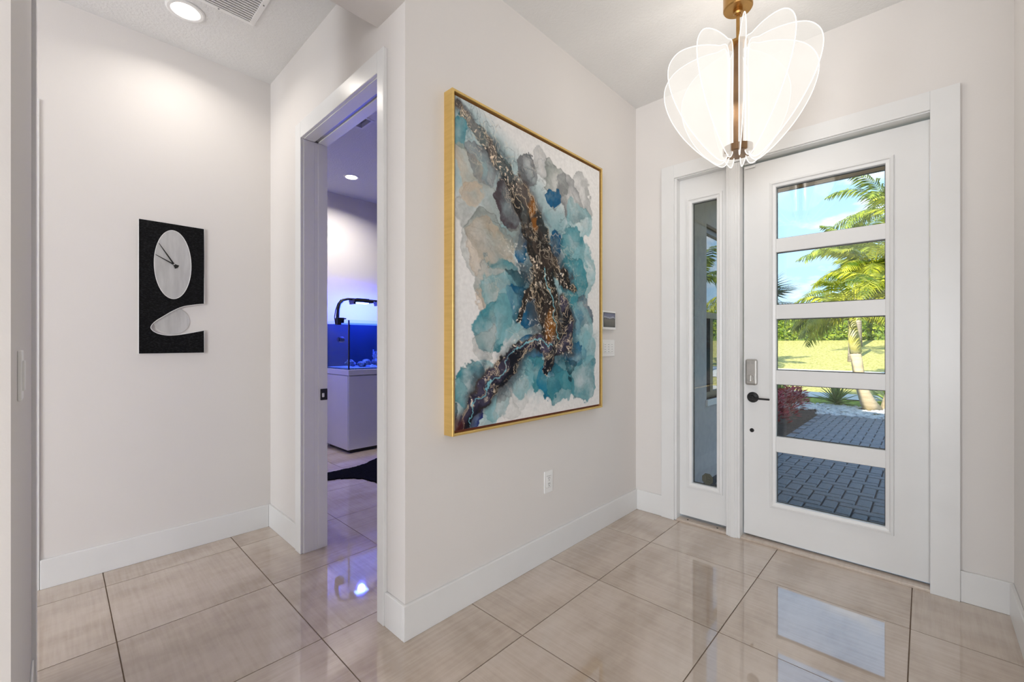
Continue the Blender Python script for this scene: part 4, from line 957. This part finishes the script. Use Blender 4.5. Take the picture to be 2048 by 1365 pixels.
# near clump: two stems rising from the pebbles
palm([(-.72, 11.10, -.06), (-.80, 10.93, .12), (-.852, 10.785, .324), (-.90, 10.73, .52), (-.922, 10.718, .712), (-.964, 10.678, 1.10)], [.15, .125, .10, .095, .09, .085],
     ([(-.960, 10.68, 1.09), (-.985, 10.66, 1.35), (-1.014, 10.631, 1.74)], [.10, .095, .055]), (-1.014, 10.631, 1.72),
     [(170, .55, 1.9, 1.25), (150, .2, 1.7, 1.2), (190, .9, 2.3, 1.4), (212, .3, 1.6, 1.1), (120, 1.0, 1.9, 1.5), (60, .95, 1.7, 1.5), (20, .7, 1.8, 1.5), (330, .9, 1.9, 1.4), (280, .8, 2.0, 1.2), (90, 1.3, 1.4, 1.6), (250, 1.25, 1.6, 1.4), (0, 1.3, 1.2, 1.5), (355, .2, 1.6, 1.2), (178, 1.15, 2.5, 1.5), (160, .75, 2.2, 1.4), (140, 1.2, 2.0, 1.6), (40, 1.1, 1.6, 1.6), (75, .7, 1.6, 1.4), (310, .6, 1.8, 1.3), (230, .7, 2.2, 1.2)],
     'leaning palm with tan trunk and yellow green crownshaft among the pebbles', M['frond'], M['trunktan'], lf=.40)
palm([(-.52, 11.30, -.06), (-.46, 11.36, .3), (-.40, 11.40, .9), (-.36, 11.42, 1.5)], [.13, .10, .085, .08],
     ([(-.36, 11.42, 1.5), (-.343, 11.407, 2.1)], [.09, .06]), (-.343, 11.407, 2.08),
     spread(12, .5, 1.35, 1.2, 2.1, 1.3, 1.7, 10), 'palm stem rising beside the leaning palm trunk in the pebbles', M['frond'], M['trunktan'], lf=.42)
# taller palms behind
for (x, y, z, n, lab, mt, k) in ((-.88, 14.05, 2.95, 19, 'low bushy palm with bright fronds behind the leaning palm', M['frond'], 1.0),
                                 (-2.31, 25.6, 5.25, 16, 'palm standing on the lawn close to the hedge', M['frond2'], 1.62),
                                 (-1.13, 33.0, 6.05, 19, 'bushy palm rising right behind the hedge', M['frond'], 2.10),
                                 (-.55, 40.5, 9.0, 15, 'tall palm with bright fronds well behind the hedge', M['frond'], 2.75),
                                 (-2.25, 49.5, 12.9, 17, 'tallest palm standing far behind the hedge', M['frond2'], 3.2),
                                 (-5.6, 16.0, 3.3, 13, 'palm by the sidewalk behind the grey wing', M['frond2'], 1.1),
                                 (2.4, 14.8, 3.4, 12, 'palm by the sidewalk far right of the walk', M['frond2'], 1.1),
                                 (5.9, 14.4, 3.2, 12, 'palm by the sidewalk beyond the end of the porch', M['frond2'], 1.1)):
    g = gz(y); bx = x+(.62 if k == 1.0 else .1)
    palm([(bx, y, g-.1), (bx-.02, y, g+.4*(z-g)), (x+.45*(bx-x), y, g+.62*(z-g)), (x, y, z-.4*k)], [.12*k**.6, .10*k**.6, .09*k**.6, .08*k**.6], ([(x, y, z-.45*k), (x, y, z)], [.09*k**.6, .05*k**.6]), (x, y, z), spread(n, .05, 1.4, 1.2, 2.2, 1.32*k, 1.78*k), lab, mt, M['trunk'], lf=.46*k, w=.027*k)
# young palm standing on the lawn
g = gz(21.5)
palm([(-2.06, 21.4, g-.05), (-2.07, 21.4, g+.5), (-2.08, 21.4, g+1.6)], [.13, .09, .08], ([(-2.08, 21.4, g+1.55), (-2.08, 21.4, g+2.3)], [.09, .06]), (-2.08, 21.4, g+2.3), spread(10, .5, 1.3, 1.2, 1.9, 1.4, 1.8), 'slim palm standing alone on the lawn', M['frond2'], M['trunk'])
# fan palm in the shade of the wing
fp = thing('fan_palm', (-2.35, 8.9, -.05), 'dark fan palm in the shade beside the grey wing', 'palm tree')
MB().tube([(-2.35, 8.9, -.06), (-2.36, 8.9, 1.0), (-2.33, 8.9, 2.0)], [.13, .11, .09], 10).build('trunk', M['trunk'], fp, True)
def fan(parent, base, az, el, r, stalk, m):
    v = []; f = []
    d = Vector((math.cos(az)*math.cos(el), math.sin(az)*math.cos(el), math.sin(el))); s = Vector((-math.sin(az), math.cos(az), 0)); up = s.cross(d).normalized()
    c = Vector(base)+d*stalk
    v += [Vector(base)-s*.012, Vector(base)+s*.012, c+s*.010, c-s*.010]; f.append((0, 1, 2, 3))
    for k in range(26):
        a = math.radians(-128+256*k/25); e_ = d*math.cos(a)+s*math.sin(a)-up*.10
        ll = r*random.uniform(.85, 1.05)*(.75+.25*math.cos(a*.6)); pw = e_.cross(up).normalized()*.017
        n0 = len(v); mid = c+e_*ll*.6; tip = c+e_*ll+Vector((0, 0, -.12*ll))
        v += [c-pw*.4, c+pw*.4, mid+pw, mid-pw, tip]; f += [(n0, n0+1, n0+2, n0+3), (n0+3, n0+2, n0+4)]
    return raw_mesh('fan_leaf', v, f, m, parent)
for k in range(15):
    fan(fp, (-2.33, 8.9, 2.0), math.radians(24*k+random.uniform(-8, 8)), random.uniform(-.35, .9), random.uniform(.55, .72), random.uniform(.25, .45), M['frond3'])

# agaves
M['agave'] = leaf_mat('green agave leaf', (.10, .17, .055), (.30, .38, .10), 4, .15, .45)
def agave_leaf(m, ln):
    v = []; f = []
    for i in range(6):
        t = i/5; w = .030*ln/.5*(.55+1.6*t-2.15*t*t) if t < 1 else .001; w = max(w, .001)
        x = ln*t; z = -.10*ln*t*t
        v += [(x, -w, z+.30*w), (x, 0, z-.25*w), (x, w, z+.30*w)]
        if i: a = 3*(i-1); f += [(a, a+1, a+4, a+3), (a+1, a+2, a+5, a+4)]
    me = bpy.data.meshes.new('leaf'); me.from_pydata(v, [], f); me.materials.append(m); me.update(); return me
for (x, y, ln, m_, lab) in ((-2.38, 11.3, .54, M['agave'], 'spiky agave in the shade beside the red leaved plants'), (-1.34, 11.35, .50, M['agave'], 'green spiky agave standing in the pebbles between palm and red plants'), (-.50, 11.95, .54, M['agave'], 'spiky agave behind the leaning palm trunk')):
    t = thing('agave', (x, y, -.05), lab, 'agave', 'agaves along the garden edge'); me = agave_leaf(m_, ln)
    MB().lathe((x, y, -.06), [(.05, 0), (.06, .05), (.02, .12)], 10).build('stem', m_, t)
    for k in range(46):
        u = k/45; o = bpy.data.objects.new('leaf', me); COL.objects.link(o); o.parent = t
        o.location = (0, 0, .04+.06*u); o.rotation_euler = (random.uniform(-.3, .3), -(.08+1.35*u**1.2)+random.uniform(-.08, .08), k*2.39996); s = random.uniform(.8, 1.05); o.scale = (s, s, s)

# red leaved plants
M['redleaf'] = leaf_mat('dark red leaf', (.20, .006, .014), (.62, .030, .06), 9, .25, .4)
M['stem'] = mat('brown stem', (.05, .03, .02), .9, noise=(20, (.08, .05, .03), .3, .7))
def red_plant(x, y, r, h, lab):
    t = thing('red_leaf_plant', (x, y, -.05), lab, 'shrub', 'red leaved plants in the mulch bed')
    b = MB()
    for k in range(7):
        a = random.uniform(0, 2*PI); b.tube([(x, y, -.05), (x+.5*r*math.cos(a), y+.5*r*math.sin(a), h*.6)], .006, 5)
    b.build('stems', M['stem'], t)
    v = []; f = []
    for k in range(420):
        a = random.uniform(0, 2*PI); q = random.random()**.5*r; z = h*(.35+.65*math.sqrt(max(0, 1-(q/r)**2)))*random.uniform(.55, 1.0)-.05
        c = Vector((x+q*math.cos(a), y+q*math.sin(a), z)); d = Vector((math.cos(a+random.uniform(-.9, .9)), math.sin(a+random.uniform(-.9, .9)), random.uniform(-.1, .9))).normalized()
        s = d.cross(Vector((random.uniform(-.4, .4), random.uniform(-.4, .4), 1))).normalized(); ll = random.uniform(.035, .065); w = ll*.38
        n0 = len(v); v += [c, c+d*ll+s*w, c+d*ll*2.1, c+d*ll-s*w]; f.append((n0, n0+1, n0+2, n0+3))
    tag(raw_mesh('leaves', v, f, M['redleaf'], t), kind='stuff')
for (x, y, r, h, lab) in ((-1.74, 7.45, .27, .46, 'red leaved plant at the mulch edge closest to the house'), (-1.78, 8.22, .27, .50, 'red leaved plant between its two neighbours by the walk'), (-1.82, 8.99, .27, .52, 'red leaved plant in front of the shaded agave'), (-1.86, 9.76, .27, .50, 'red leaved plant next to the white pebbles')):
    red_plant(x, y, r, h, lab)
